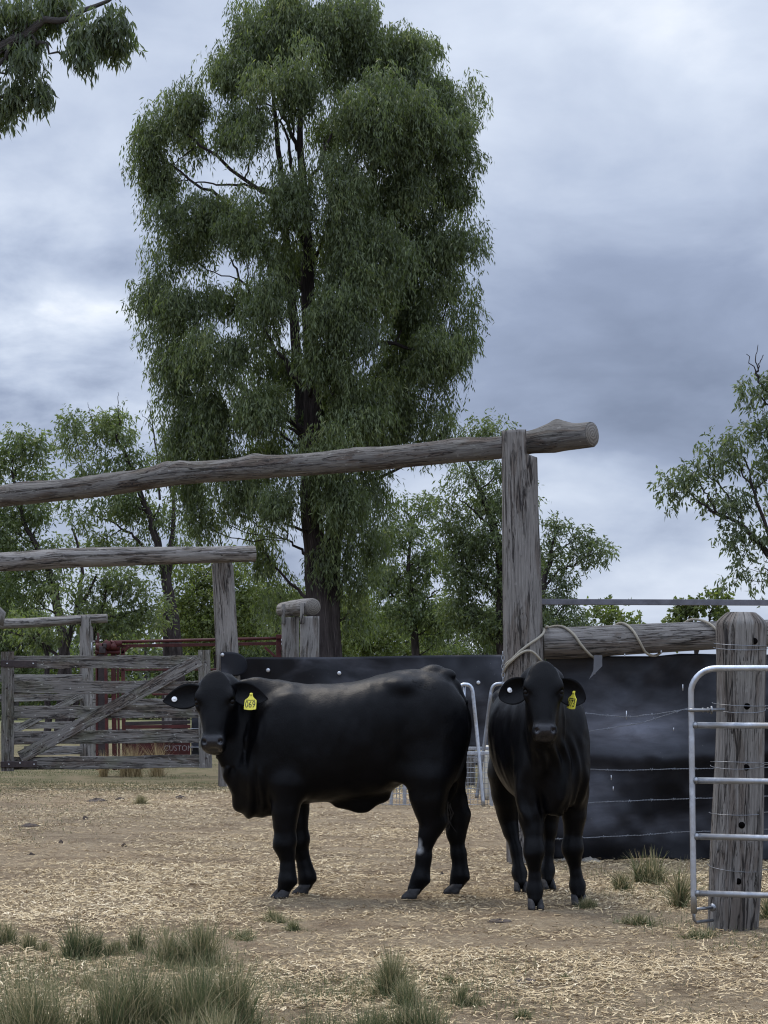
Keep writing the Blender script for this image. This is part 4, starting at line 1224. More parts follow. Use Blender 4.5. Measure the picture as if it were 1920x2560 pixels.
class Tree:
    def __init__(self, seed):
        self.r = np.random.default_rng(seed); self.mb = MB(); self.lv = []; self.lt = []; self.nodes = []; self.seed = seed
    def limb(self, pts, r0, r1, n=8, seg=12, wob=.0):
        q = spline([tuple(p) for p in pts], seg)
        if wob:
            w = self.r.normal(0, wob, q.shape); w[0] = 0; w[-1] = 0
            q = q + w
        rad = [r0 + (r1 - r0) * (i / (seg - 1)) ** .8 for i in range(seg)]
        self.mb.tube([Vector(p) for p in q], rad, n, False, .08 if n > 7 else 0, .12 * r0 if n > 12 else 0, self.seed)
        for p, r_ in zip(q, rad): self.nodes.append((p, r_))
        return q, rad
    def leaves(self, centres, rads, n_each, L, w, droop, tone, tj=.16, strand=7, flat=1.0):
        """hanging sprays of narrow leaves around the clump centres"""
        R = self.r
        for c, r_, tn in zip(centres, rads, tone):
            ns = max(3, int(n_each / strand))
            u = R.normal(0, 1, (ns, 3)); u /= np.linalg.norm(u, axis=1)[:, None]
            st = np.array(c) + u * (r_ * R.random(ns) ** .45)[:, None] * np.array([1, 1, flat])
            dr = u * (1 - droop) * .8 + np.array([0, 0, -1.0]) * droop + R.normal(0, .25, (ns, 3))
            dr /= np.linalg.norm(dr, axis=1)[:, None]
            t = (np.arange(strand) / strand)[None, :, None] * (r_ * (.75 if strand < 9 else .85)) * R.uniform(.5, 1.1, ns)[:, None, None]
            p = st[:, None, :] + dr[:, None, :] * t + np.array([0, 0, -1.0]) * (t ** 2) * .5 * droop
            p = p.reshape(-1, 3) + R.normal(0, L * .22, (ns * strand, 3))
            m = len(p)
            ld = np.repeat(dr, strand, 0) * .5 + np.array([0, 0, -1.0]) * droop * .9 + R.normal(0, .48, (m, 3))
            ld /= np.linalg.norm(ld, axis=1)[:, None]
            sd = np.cross(ld, R.normal(0, 1, (m, 3))); sd /= np.linalg.norm(sd, axis=1)[:, None] + 1e-9
            ll = L * R.uniform(.6, 1.25, m)[:, None]; ww = w * R.uniform(.7, 1.3, m)[:, None]
            a = p; b1 = p + ld * ll * .42 + sd * ww; b2 = p + ld * ll * .42 - sd * ww; e = p + ld * ll + np.array([0, 0, -1.0]) * ll * .12 * droop
            self.lv.append(np.stack([a, b1, e, b2], 1).reshape(-1, 3))
            tt = tn + R.normal(0, tj, m) + .10 * np.repeat(R.normal(0, 1, ns), strand)
            self.lt.append(np.repeat(np.clip(tt, 0, 1), 4))
    def attach(self, c, rmax, r1=.006, n=3, seg=5, sag=.12, below=.3):
        """thin branch from the nearest limb point lower than c"""
        P = np.array([q[0] for q in self.main]); Rr = np.array([q[1] for q in self.main])
        d = P - np.array(c)
        cost = np.linalg.norm(d, axis=1) + 1.6 * np.clip(d[:, 2] + below, 0, 9)
        k = int(np.argmin(cost))
        a = P[k]; c = np.array(c)
        mid = (a + c) / 2 + np.array([0, 0, -1]) * sag * np.linalg.norm(c - a) * .4 + self.r.normal(0, .06, 3) * np.linalg.norm(c - a)
        self.limb([a, mid, c], min(rmax, Rr[k] * .6), r1, n, seg)
    def finish(self, root, bark, leafmat, tag_name='crown', extra_label=None):
        t = self.mb.build('trunk', bark, root)
        V = np.concatenate(self.lv); T_ = np.concatenate(self.lt)
        F = np.arange(len(V)).reshape(-1, 4)
        me = np_mesh0('crown', V, F); set_tone(me, T_)
        c = link('crown', me, leafmat, root, smooth=False)
        return t, c

def lobed_tree(name, label, cat, d, base, stems, lobes, limbs=(), seed=1, leaf=(.16, .021), droop=.75, per=260, cr=(.42, .62), bark='bark_dark', lm='leaf_dark', group=None,
               fill=1.0, tone=.42, strand=7, shell=.55, depthk=.8, clumpk=1.0, upl=.25, twig=.02, dead=()):
    """tree whose trunk stems and crown lobes are placed at their own depth: stems [(px,py,dd)...], lobes (px,py,rx,ry,dd,density)"""
    T_ = Tree(seed); R = T_.r; s = d / F_PX
    org = G(base[0], base[1]) if base[1] > HOR + 40 else W(base[0], HOR, d)
    org = Vector((W(base[0], HOR, d).x, d, 0))
    P = lambda x, y, dd=0: np.array(W(x, y, d + dd)) - np.array(org)
    for st, r0, r1, n in stems:
        pts = [P(*q) for q in st]
        if pts[0][2] < .6: pts[0][2] = -.1
        T_.limb(pts, r0, r1, n, 26 if n > 10 else 16, .02)
    T_.main = list(T_.nodes)
    for st, r0, r1 in limbs:
        T_.limb([P(*q) for q in st], r0, r1, 7, 16, .03)
    T_.main = list(T_.nodes)
    C = []; RR = []; TT = []
    # limbs into the lobes
    for (x, y, rx, ry, dd, den) in lobes:
        c = P(x, y, dd)
        low = P(x, y + ry * .35, dd)
        Pm = np.array([q[0] for q in T_.main]); Rm = np.array([q[1] for q in T_.main])
        dv = Pm - low
        hor = np.hypot(dv[:, 0], dv[:, 1])
        cost = np.linalg.norm(dv, axis=1) + 1.5 * np.clip(dv[:, 2] + hor * .5, 0, 50)
        k = int(np.argmin(cost)); a = Pm[k]
        ln = np.linalg.norm(c - a)
        if ln > .3:
            mid = a * .45 + c * .55 + np.array([0, 0, -.10 * ln]) + R.normal(0, .05, 3) * ln
            T_.limb([a, mid, c], min(Rm[k] * .55, .03 + .012 * ln), .014, 6, 12, .02)
    T_.main = list(T_.nodes)
    for (x, y, rx, ry, dd, den) in lobes:
        c = P(x, y, dd); ax = rx * s; az_ = ry * s; ay = depthk * (ax + az_) / 2
        cm = (cr[0] + cr[1]) / 2
        n = max(2, int(den * fill * clumpk * 3.2 * (ax * az_ + ax * ay + ay * az_) / 3 / cm ** 2))
        u = R.normal(0, 1, (n, 3)); u /= np.linalg.norm(u, axis=1)[:, None]
        rad = (shell + (1 - shell) * R.random(n)) ** 1.0
        pc = c + u * rad[:, None] * np.array([ax, ay, az_]) * (1.08 if strand > 8 else .9)
        rr_ = R.uniform(cr[0], cr[1], n)
        for q, r_ in zip(pc, rr_):
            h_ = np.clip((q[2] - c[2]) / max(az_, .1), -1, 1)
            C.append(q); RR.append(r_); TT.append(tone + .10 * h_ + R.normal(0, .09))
            T_.attach(q + np.array([0, 0, -.1]), twig * 1.6, .005, 3, 5)
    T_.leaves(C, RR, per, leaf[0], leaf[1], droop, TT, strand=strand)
    for st, r0, r1 in dead:
        T_.limb([P(*q) for q in st], r0, r1, 5, 12, .02)
    root = empty(name, org)
    T_.finish(root, M[bark], M[lm])
    tag(root, label, cat, group)
    return root

# the tall weeping gum; lobes read off its outline (full-frame picture rows scaled by 1.157)
k_ = 1.1573
def LB(L): return [(x * k_, y * k_, rx * k_, ry * k_, dd, den) for x, y, rx, ry, dd, den in L]
def PT(L): return [(q[0] * k_, q[1] * k_) + tuple(q[2:]) for q in L]
hero = LB([
    (560, 75, 105, 95, 0, 1), (660, 40, 130, 90, -.5, 1), (770, 95, 110, 110, .5, 1), (500, 130, 60, 85, -.6, 1), (620, 160, 100, 60, -1.5, .7),
    (880, 120, 95, 95, .8, 1), (950, 210, 70, 110, .5, 1), (985, 290, 62, 80, 0, 1), (890, 270, 80, 120, -1.0, 1), (800, 240, 75, 100, -1.6, 1),
    (505, 260, 55, 60, -.8, .9), (380, 235, 70, 55, 0, 1), (330, 300, 48, 75, .2, 1), (355, 385, 42, 60, .4, .9), (430, 300, 40, 45, .8, .5),
    (560, 260, 45, 70, -1.8, .45), (700, 280, 55, 75, 1.6, .55), (620, 420, 70, 90, -1.4, .8), (725, 400, 70, 90, -1.8, .8), (870, 410, 95, 95, 0, 1), (960, 400, 55, 70, .6, .9),
    (460, 460, 110, 60, 0, .9), (390, 520, 60, 60, .5, .8), (530, 520, 80, 60, -.9, .8), (780, 520, 110, 85, -1.4, 1), (920, 530, 95, 75, .3, .9), (985, 510, 45, 50, 0, .9),
    (660, 560, 70, 80, 1.2, .7), (335, 610, 55, 55, .3, .85), (410, 640, 60, 70, -.4, .8), (350, 680, 42, 55, .5, .7), (500, 640, 60, 60, 1.2, .5), (580, 640, 60, 70, -1.2, .7),
    (760, 650, 100, 90, -1.6, 1), (880, 650, 80, 80, .8, .9), (970, 640, 50, 60, .2, .8), (985, 730, 45, 50, .2, .9), (940, 770, 75, 65, -.2, 1),
    (400, 760, 62, 65, 0, .9), (480, 760, 70, 65, -.8, .8), (600, 770, 75, 80, 1.2, .65), (700, 770, 70, 80, -1.4, .75), (830, 770, 80, 75, 1.0, .7),
    (375, 860, 38, 55, .2, .9), (450, 870, 80, 70, -.4, .9), (560, 880, 80, 75, -1.2, .8), (680, 880, 75, 75, 1.2, .7), (780, 870, 80, 75, -1, .9), (890, 860, 75, 55, .2, .85),
    (380, 940, 42, 55, .2, .8), (470, 960, 75, 55, -.3, .8), (580, 970, 70, 60, .8, .7), (690, 980, 80, 65, -1.3, .8), (800, 960, 70, 60, .3, .75), (880, 935, 55, 38, .4, .5), (965, 925, 22, 30, 0, .6),
    (410, 1050, 50, 60, .4, .6), (500, 1070, 60, 60, -.4, .65), (600, 1080, 65, 60, -1.1, .7), (760, 1080, 75, 75, -.8, .85), (820, 1040, 45, 50, .4, .6),
    (450, 1140, 45, 45, .6, .4), (560, 1180, 50, 60, .9, .55), (755, 1200, 55, 75, -.3, .55), (800, 1170, 40, 60, .6, .5), (600, 1280, 45, 55, 1.0, .35), (765, 1290, 35, 45, .2, .35)])
stems = [(PT([(692, 1450), (688, 1300), (672, 1100, -.1), (676, 900, -.1), (668, 700), (664, 560), (655, 430), (650, 320, -.2), (652, 200)]), .34, .05, 20),
         (PT([(716, 1450, .2), (716, 1280, .2), (724, 1100, .3), (726, 900, .5), (735, 760, .6), (760, 600, .6), (800, 440, .6), (815, 300, .5), (830, 160, .4)]), .27, .04, 18),
         (PT([(672, 1150, -.2), (655, 950, .5), (640, 760, .7), (625, 600, .7), (610, 430, .4), (598, 300, .3), (590, 180, .2)]), .17, .04, 12)]
limbs = [(PT([(668, 620), (600, 590), (520, 470, .2), (430, 400, .2), (350, 350, .2)]), .085, .02), (PT([(664, 520), (600, 440, -.4), (540, 395, -.4), (430, 310, -.2), (380, 280)]), .08, .02),
         (PT([(600, 420, .2), (520, 400), (420, 395, .2)]), .05, .015),
         (PT([(672, 850), (600, 760, .4), (540, 640, .4), (500, 560, .3)]), .07, .02), (PT([(672, 940), (560, 860), (460, 780), (380, 700)]), .08, .02),
         (PT([(735, 800, .5), (820, 740, .3), (900, 760, .2), (960, 800)]), .07, .02), (PT([(760, 600, .5), (840, 520, .4), (930, 480, .3)]), .08, .02), (PT([(655, 430), (700, 330, .1), (740, 250)]), .05, .02),
         (PT([(800, 440, .6), (870, 360, .5), (950, 300, .3)]), .07, .02), (PT([(652, 330), (600, 230), (575, 120)]), .06, .02), (PT([(660, 480), (625, 330), (610, 230)]), .06, .02),
         (PT([(690, 1230), (640, 1180, .3), (600, 1130, .5)]), .05, .015), (PT([(716, 1300), (745, 1230), (755, 1150)]), .04, .015), (PT([(700, 1000), (640, 930), (520, 900)]), .06, .02)]
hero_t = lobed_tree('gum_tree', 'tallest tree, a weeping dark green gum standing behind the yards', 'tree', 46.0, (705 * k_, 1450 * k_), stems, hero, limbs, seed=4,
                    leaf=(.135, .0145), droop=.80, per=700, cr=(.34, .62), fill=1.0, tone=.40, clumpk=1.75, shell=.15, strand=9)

# overhanging branch of a tree standing off to the left, nearer
lob = [(-60, 20, 90, 90, 0, 1), (40, 20, 60, 40, 0, .9), (90, 50, 55, 40, .2, .6), (300, 20, 55, 40, 0, 1), (250, 75, 55, 50, 0, .9), (200, 110, 30, 45, -.1, .8), (290, 90, 30, 35, .2, .7), (80, 110, 50, 35, .2, .6), (130, 30, 40, 30, .4, .5),
       (10, 90, 40, 35, .3, .6), (30, 225, 55, 30, 0, .9), (100, 215, 35, 35, 0, .9), (0, 270, 22, 30, .1, .8), (-70, 180, 70, 60, 0, .8), (-160, -60, 120, 120, 0, 1), (-320, 60, 150, 150, 0, .8), (-420, -150, 200, 160, .5, .8), (-250, -220, 180, 140, -.5, .8), (160, 0, 40, 30, .2, .6), (50, 140, 35, 25, -.2, .5)]
stems = [([(-420, 1900), (-410, 1400, .2), (-380, 900), (-340, 500), (-320, 200), (-300, -100)], .26, .08, 16)]
limbs = [([(-370, 700), (-230, 380), (-60, 170, .1), (50, 85), (100, 68), (170, 40), (230, 12), (300, -20)], .10, .018), ([(60, 88), (90, 100), (130, 125), (190, 130)], .03, .01),
         ([(-200, 350), (-60, 250), (0, 165), (40, 120), (90, 100)], .06, .012), ([(-60, 150), (0, 130), (25, 105), (38, 85)], .03, .012), ([(-230, 380), (-60, 240), (20, 172), (80, 178)], .035, .008), ([(-330, 350), (-250, 60), (-230, -150)], .08, .02)]
lobed_tree('gum_tree', 'gum tree whose leafy branches hang into the top left corner', 'tree', 24.0, (-420, 1900), stems, lob, limbs, seed=8, leaf=(.125, .0135), droop=.9, per=300, cr=(.17, .27), tone=.45, shell=.3, lm='leaf_grey', bark='bark_grey', twig=.010, clumpk=1.05)

# open-crowned tree cut by the right edge
lob = [(1930, 960, 60, 60, 0, .9), (1880, 970, 30, 30, 0, .8), (1900, 1060, 45, 60, 0, .9), (1830, 1110, 55, 40, 0, .8), (1810, 1150, 45, 45, .3, .8), (1690, 1200, 45, 40, 0, .9), (1740, 1180, 35, 35, 0, .9), (1670, 1240, 30, 25, .1, .8),
       (1790, 1220, 60, 30, .4, .5), (1860, 1230, 50, 50, 0, .8), (1930, 1180, 50, 60, 0, 1), (1900, 1320, 50, 45, 0, .8), (1830, 1340, 35, 55, 0, .9), (1855, 1410, 45, 35, 0, .6), (1910, 1420, 40, 35, 0, .5),
       (1820, 1260, 40, 25, -.3, .5), (2000, 1000, 90, 90, 0, .9), (2050, 1200, 110, 120, 0, .9), (2000, 1380, 80, 80, 0, .8), (2150, 1080, 90, 100, 0, .8), (1960, 1290, 50, 60, .5, .8), (1780, 1130, 30, 25, 0, .6)]
stems = [([(2060, 1800), (2040, 1600), (2010, 1480), (1980, 1300), (1960, 1120), (1940, 980)], .22, .05, 14)]
limbs = [([(2010, 1480), (1920, 1390), (1860, 1320), (1800, 1290), (1752, 1258), (1715, 1225)], .085, .015), ([(1960, 1420), (1900, 1270), (1880, 1200), (1850, 1130)], .06, .012), ([(1890, 1240), (1850, 1170), (1830, 1130)], .03, .01),
         ([(1860, 1320), (1820, 1240), (1770, 1190)], .04, .01), ([(1800, 1290), (1770, 1240), (1740, 1200)], .03, .01), ([(1940, 1400), (1890, 1350), (1850, 1390)], .03, .01), ([(1970, 1250), (2040, 1180), (2100, 1120)], .06, .02)]
dead = [([(1935, 1000), (1900, 955), (1888, 925), (1866, 885)], .035, .008), ([(1895, 945), (1888, 910), (1895, 862)], .025, .007), ([(1893, 930), (1900, 905), (1909, 887)], .02, .006)]
lobed_tree('gum_tree', 'open-crowned gum with a dead forked top, cut by the right edge', 'tree', 48.0, (2060, 1800), stems, lob, limbs, seed=15, leaf=(.16, .024), droop=.45, per=130, cr=(.24, .42), tone=.46, shell=.2, lm='leaf_grey', twig=.012, clumpk=.85, dead=dead)

# trees right of the big one
lob = [(1215, 1075, 38, 22, 0, .8), (1180, 1090, 30, 18, 0, .5), (1240, 1180, 55, 45, 0, .6), (1160, 1180, 38, 28, 0, .9), (1115, 1270, 45, 50, 0, .9), (1200, 1260, 50, 40, .3, .9), (1270, 1270, 55, 55, 0, .8), (1150, 1350, 60, 50, 0, 1), (1230, 1350, 60, 50, -.3, 1),
       (1150, 1430, 55, 50, .2, .9), (1240, 1450, 60, 55, 0, 1), (1180, 1530, 60, 50, 0, .9), (1260, 1560, 60, 50, 0, .9), (1120, 1500, 40, 40, .5, .7), (1310, 1430, 50, 60, .3, .9), (1320, 1560, 60, 50, 0, .9)]
stems = [([(1262, 1800), (1255, 1600), (1250, 1450), (1240, 1330), (1205, 1240), (1185, 1190), (1160, 1130)], .20, .03, 12), ([(1250, 1460), (1270, 1330), (1290, 1240), (1310, 1160), (1300, 1080)], .10, .03, 8)]
lobed_tree('gum_tree', 'dark bushy gum just left of the tall gatepost', 'tree', 62.0, (1262, 1800), stems, lob, [([(1240, 1340), (1200, 1290), (1150, 1250)], .05, .015), ([(1250, 1500), (1190, 1440), (1140, 1400)], .06, .015)], seed=21, leaf=(.15, .022), droop=.4, per=400, cr=(.40, .6), tone=.42, lm='leaf_dark', clumpk=1.35)
lob = [(1385, 1300, 32, 24, 0, 1), (1370, 1340, 30, 30, 0, .8), (1450, 1330, 25, 22, 0, .7), (1470, 1370, 28, 25, 0, .6), (1430, 1390, 40, 25, .2, .4), (1500, 1378, 18, 12, 0, .5), (1380, 1400, 30, 40, 0, .7), (1400, 1460, 45, 35, 0, .7), (1420, 1500, 40, 30, 0, .7), (1370, 1500, 45, 50, 0, .8), (1400, 1570, 60, 45, 0, .8), (1450, 1560, 50, 35, 0, .6)]
stems = [([(1352, 1800), (1350, 1600), (1358, 1480), (1375, 1400), (1390, 1330)], .17, .03, 10)]
lobed_tree('gum_tree', 'sparse gum with a long bare twiggy branch, just right of the tall gatepost', 'tree', 60.0, (1352, 1800), stems, lob, [([(1355, 1480), (1400, 1425), (1455, 1400), (1505, 1372)], .05, .01), ([(1360, 1440), (1400, 1380), (1440, 1340)], .04, .01)], seed=23, leaf=(.15, .022), droop=.35, per=230, cr=(.28, .45), tone=.5, lm='leaf_grey', clumpk=1.05, twig=.012)
lob = [(1060, 1245, 32, 28, 0, .7), (1010, 1275, 40, 35, .2, .6), (1045, 1330, 50, 45, 0, .7), (985, 1340, 40, 45, 0, .8), (1060, 1400, 45, 40, 0, .8), (1000, 1430, 55, 45, .3, .9), (1060, 1490, 50, 45, 0, .9), (1000, 1520, 50, 45, 0, .9), (1100, 1400, 30, 40, 0, .6), (940, 1450, 45, 60, .5, .8), (1080, 1560, 60, 45, 0, .8)]
stems = [([(1048, 1800), (1040, 1600), (1030, 1500), (1020, 1400), (1035, 1300)], .17, .03, 10)]
lobed_tree('gum_tree', 'olive green gum between the tallest tree and the dark bushy gum', 'tree', 66.0, (1048, 1800), stems, lob, [([(1035, 1560), (1070, 1500), (1100, 1470)], .05, .012), ([(1022, 1420), (1070, 1380), (1110, 1360)], .03, .01)], seed=27, leaf=(.15, .024), droop=.45, per=380, cr=(.38, .58), tone=.48, lm='leaf_mid', clumpk=1.25)

# trees on the left, behind the gateways
lob = [(250, 1060, 45, 35, 0, .8), (300, 1050, 45, 35, .2, .9), (190, 1055, 28, 30, 0, .7), (320, 1100, 40, 30, 0, .8), (240, 1110, 60, 40, 0, .7), (170, 1120, 45, 35, 0, .7), (310, 1150, 50, 35, .3, .6), (250, 1170, 60, 30, 0, .6), (380, 1180, 30, 30, 0, .6),
       (200, 1200, 60, 35, 0, .8), (300, 1220, 70, 40, 0, .8), (230, 1270, 70, 45, -.4, .9), (330, 1290, 70, 45, .4, .8), (400, 1260, 50, 50, 0, .7), (260, 1350, 70, 45, 0, .8), (360, 1370, 60, 50, 0, .7), (440, 1350, 50, 50, .4, .7)]
stems = [([(452, 1800), (440, 1600), (425, 1500), (405, 1400), (370, 1280), (330, 1180), (290, 1090)], .24, .04, 14), ([(420, 1800, .3), (418, 1600, .3), (420, 1480, .2), (425, 1380), (435, 1250), (400, 1130)], .17, .03, 10)]
lobed_tree('gum_tree', 'twin-trunked gum with a light feathery top, left of the tallest tree', 'tree', 58.0, (436, 1800), stems, lob, [([(370, 1280), (300, 1240), (220, 1190)], .06, .015), ([(400, 1400), (320, 1330), (240, 1290)], .06, .015)], seed=31, leaf=(.15, .022), droop=.45, per=320, cr=(.34, .52), tone=.55, lm='leaf_mid', clumpk=.85,
           dead=[([(400, 1250), (390, 1120), (378, 1040), (368, 1000)], .04, .008), ([(300, 1070), (296, 1020), (295, 980)], .02, .006), ([(385, 1090), (372, 1055), (352, 1035)], .02, .006), ([(385, 1150), (410, 1110), (402, 1060)], .02, .006), ([(232, 1060), (224, 1030), (220, 1005)], .015, .005)])
lob = [(30, 1110, 50, 40, 0, 1), (-20, 1120, 50, 50, 0, .9), (80, 1130, 45, 35, 0, .9), (40, 1170, 70, 40, .2, .9), (110, 1200, 55, 40, 0, .8), (20, 1240, 70, 40, 0, .8), (110, 1290, 60, 45, 0, .8), (30, 1320, 70, 45, 0, .7), (130, 1370, 60, 50, .2, .9), (50, 1400, 65, 50, 0, .9), (-40, 1300, 60, 80, 0, .9), (0, 1460, 60, 50, 0, .9), (80, 1480, 60, 50, 0, .9), (150, 1450, 50, 50, 0, .8), (-60, 1450, 60, 60, 0, .8)]
stems = [([(165, 1800), (160, 1620), (140, 1500), (110, 1400), (60, 1300), (30, 1180)], .22, .04, 12), ([(160, 1640), (190, 1520), (205, 1420), (180, 1320)], .12, .03, 8)]
lobed_tree('gum_tree', 'leaning gum at the left edge behind the log lintels', 'tree', 64.0, (165, 1800), stems, lob, [([(140, 1500), (90, 1450), (30, 1440)], .05, .015)], seed=35, leaf=(.16, .025), droop=.4, per=400, cr=(.42, .62), tone=.52, lm='leaf_mid', clumpk=.85)
lob = [(130, 1560, 60, 40, 0, .7), (200, 1500, 60, 50, 0, .8), (260, 1450, 60, 50, 0, .9), (320, 1480, 60, 50, 0, .8), (250, 1540, 60, 45, 0, .7), (330, 1560, 50, 40, 0, .6), (60, 1580, 50, 35, .3, .7), (380, 1500, 40, 50, 0, .6)]
stems = [([(150, 1800), (155, 1700), (170, 1600), (200, 1520), (240, 1440)], .15, .03, 9), ([(120, 1800), (118, 1650), (90, 1580)], .11, .03, 8), ([(165, 1800, .4), (215, 1650, .4), (245, 1560, .3), (265, 1480)], .10, .03, 8)]
lobed_tree('gum_tree', 'low spreading many-stemmed tree behind the far gateway', 'tree', 54.0, (150, 1800), stems, lob, [([(200, 1560), (290, 1540), (370, 1520)], .05, .012), ([(150, 1640), (90, 1600), (20, 1580)], .05, .012)], seed=39, leaf=(.15, .022), droop=.35, per=360, cr=(.34, .5), tone=.44, lm='leaf_dark', clumpk=.85)
lob = [(480, 1450, 60, 60, 0, .9), (520, 1520, 60, 50, 0, .9), (460, 1540, 50, 45, .3, .8), (560, 1460, 50, 50, 0, .9), (600, 1530, 55, 50, 0, .9), (500, 1590, 60, 40, 0, .9), (640, 1480, 50, 50, .3, .8), (650, 1570, 50, 40, 0, .8), (570, 1600, 60, 40, 0, .9), (540, 1400, 45, 45, 0, .6)]
stems = [([(545, 1800), (540, 1650), (520, 1550), (500, 1460)], .12, .03, 9), ([(540, 1640), (580, 1560), (610, 1500)], .07, .02, 7)]
lobed_tree('bushy_tree', 'light green leafy tree behind the second gateway post', 'tree', 70.0, (545, 1800), stems, lob, seed=43, leaf=(.13, .032), droop=.2, per=420, cr=(.42, .62), tone=.42, lm='leaf_light', clumpk=1.25)
lob = [(870, 1580, 60, 50, 0, 1), (930, 1600, 60, 45, 0, 1), (900, 1520, 50, 45, 0, .8), (990, 1590, 55, 45, .3, .9), (850, 1500, 40, 50, 0, .7), (1040, 1610, 50, 35, 0, .9)]
lobed_tree('bushy_tree', 'light green bushy tree low behind the belting, right of the tallest trunk', 'tree', 75.0, (920, 1800), [([(920, 1800), (918, 1680), (900, 1580)], .11, .03, 8)], lob, seed=47, leaf=(.14, .034), droop=.2, per=420, cr=(.45, .65), tone=.40, lm='leaf_light', clumpk=1.25)
# round-leaved small trees showing over the log rail
lob = [(1560, 1540, 35, 25, 0, .8), (1500, 1530, 40, 30, 0, .7), (1590, 1560, 25, 18, 0, .7), (1450, 1570, 40, 30, 0, .8), (1530, 1590, 60, 30, 0, .8)]
lobed_tree('small_tree', 'small thin tree showing over the left half of the log rail', 'tree', 90.0, (1520, 1800), [([(1520, 1800), (1518, 1650), (1530, 1560)], .10, .03, 8)], lob, seed=51, leaf=(.20, .06), droop=.2, per=90, cr=(.35, .5), tone=.35, lm='leaf_light', clumpk=1.25, shell=.2)
lob = [(1700, 1520, 38, 14, 0, .9), (1770, 1495, 26, 16, 0, .9), (1740, 1515, 40, 18, 0, .8), (1810, 1500, 16, 12, 0, .9), (1690, 1560, 40, 14, 0, .8), (1790, 1540, 40, 14, 0, .8), (1720, 1590, 50, 25, 0, .8)]
lobed_tree('small_tree', 'round-topped small tree crossed by the steel rail, behind the leaning post', 'tree', 85.0, (1745, 1800), [([(1745, 1800), (1742, 1640), (1730, 1560), (1715, 1525)], .10, .03, 8), ([(1742, 1640), (1770, 1560), (1785, 1505)], .05, .02, 6)], lob, seed=55, leaf=(.16, .08), droop=.1, per=90, cr=(.24, .36), tone=.34, lm='leaf_light', clumpk=1.1, shell=.2)
# distant scrub along the paddock edge
def bush_mesh(seed, r=1.6, h=2.6):
    T_ = Tree(seed); R = T_.r
    T_.limb([(0, 0, -.1), (.1, 0, h * .4), (.05, .1, h * .8)], .10, .03, 6, 8)
    T_.main = list(T_.nodes)
    C = []; RR = []; TT = []
    for _ in range(46):
        u = R.normal(0, 1, 3); u /= np.linalg.norm(u)
        c = np.array([u[0] * r, u[1] * r, h * .58 + u[2] * h * .42]) * (.6 + .4 * R.random()) ; c[2] = max(c[2], .4)
        C.append(c); RR.append(R.uniform(.4, .6)); TT.append(.45 + R.normal(0, .1))
        T_.attach(c, .02)
    T_.leaves(C, RR, 90, .24, .06, .25, TT)
    return T_
srcs = []
for k in range(3):
    T_ = bush_mesh(100 + k, 1.8 + .4 * k, 3.0 + .8 * k)
    root = empty('scrub_bush', (0, 0, 0)); T_.finish(root, M['bark_grey'], M[('leaf_mid', 'leaf_dark', 'leaf_grey')[k]])
    srcs.append(root)
rg = np.random.default_rng(77)
n_b = 0
for i in range(60):
    dd = rg.uniform(88, 150); xx = -.26 * dd + (.52 * dd) * (i + rg.random()) / 60
    if xx / dd > .06 and rg.random() < .55: continue
    k = i % 3
    o = srcs[k] if srcs[k].location.y == 0 else copy_tree(srcs[k])
    o.location = (xx, dd, 0); o.rotation_euler = (0, 0, rg.random() * 6.28); s_c = rg.uniform(.7, 1.25) * (1.0 if xx / dd < .06 else .45); o.scale = (s_c, s_c, s_c)
    tag(o, 'distant low scrub bush on the paddock edge, all but hidden behind the yards and trees', 'bush', 'distant scrub bushes along the paddock edge')

# the belt of gums behind: three individuals, repeated
def gum_mesh(seed, h, r):
    T_ = Tree(seed); R = T_.r
    T_.limb([(0, 0, -.1), (.15, 0, h * .22), (-.1, .1, h * .45), (.1, 0, h * .8)], .19, .05, 9, 14)
    for k in range(7):
        a = R.random() * 6.28; z = h * R.uniform(.2, .55)
        T_.limb([(0.05, 0, z), (math.cos(a) * r * .4, math.sin(a) * r * .4, z + h * .14), (math.cos(a) * r * .75, math.sin(a) * r * .75, z + h * .22)], .07, .02, 6, 10, .03)
    T_.main = list(T_.nodes)
    C = []; RR = []; TT = []
    lobes = [np.array([math.cos(q) * r * .62 * R.random() ** .5, math.sin(q) * r * .62 * R.random() ** .5, h * R.uniform(.30, .88)]) for q in R.random(15) * 6.28]
    for c in lobes:
        for _ in range(9):
            u = R.normal(0, 1, 3); u /= np.linalg.norm(u)
            q = c + u * np.array([r * .34, r * .34, h * .10]) * (.4 + .6 * R.random())
            C.append(q); RR.append(R.uniform(.38, .6)); TT.append(.48 + .1 * u[2] + R.normal(0, .08)); T_.attach(q, .025)
    T_.leaves(C, RR, 210, .18, .030, .4, TT)
    return T_
gs = []
for k in range(4):
    T_ = gum_mesh(200 + k, 7.5, 2.6)
    root = empty('background_gum', (0, 0, 0)); T_.finish(root, M['bark_grey'], M[('leaf_mid', 'leaf_dark', 'leaf_light', 'leaf_mid')[k]])
    gs.append(root)
spots_b = [(-60, 92, 1300), (40, 88, 1480), (265, 98, 1500), (470, 92, 1500), (570, 96, 1490), (655, 90, 1450), (740, 96, 1420), (830, 90, 1490),
           (1010, 93, 1500), (1120, 96, 1480), (1215, 92, 1480), (1310, 98, 1500), (1400, 104, 1540)]
for i, (px_, dd, yt) in enumerate(spots_b):
    k = (i * 3 + i // 4) % 4
    o = gs[k] if gs[k].location.y == 0 else copy_tree(gs[k])
    p = W(px_, yt, dd); sc_ = p.z / 7.3
    o.location = (p.x, dd, 0); o.rotation_euler = (0, 0, rg.random() * 6.28); o.scale = (sc_ * rg.uniform(.85, 1.15),) * 2 + (sc_,)
    tag(o, 'gum in the unbroken belt of background trees behind the yards', 'tree', 'gums in the belt of background trees')
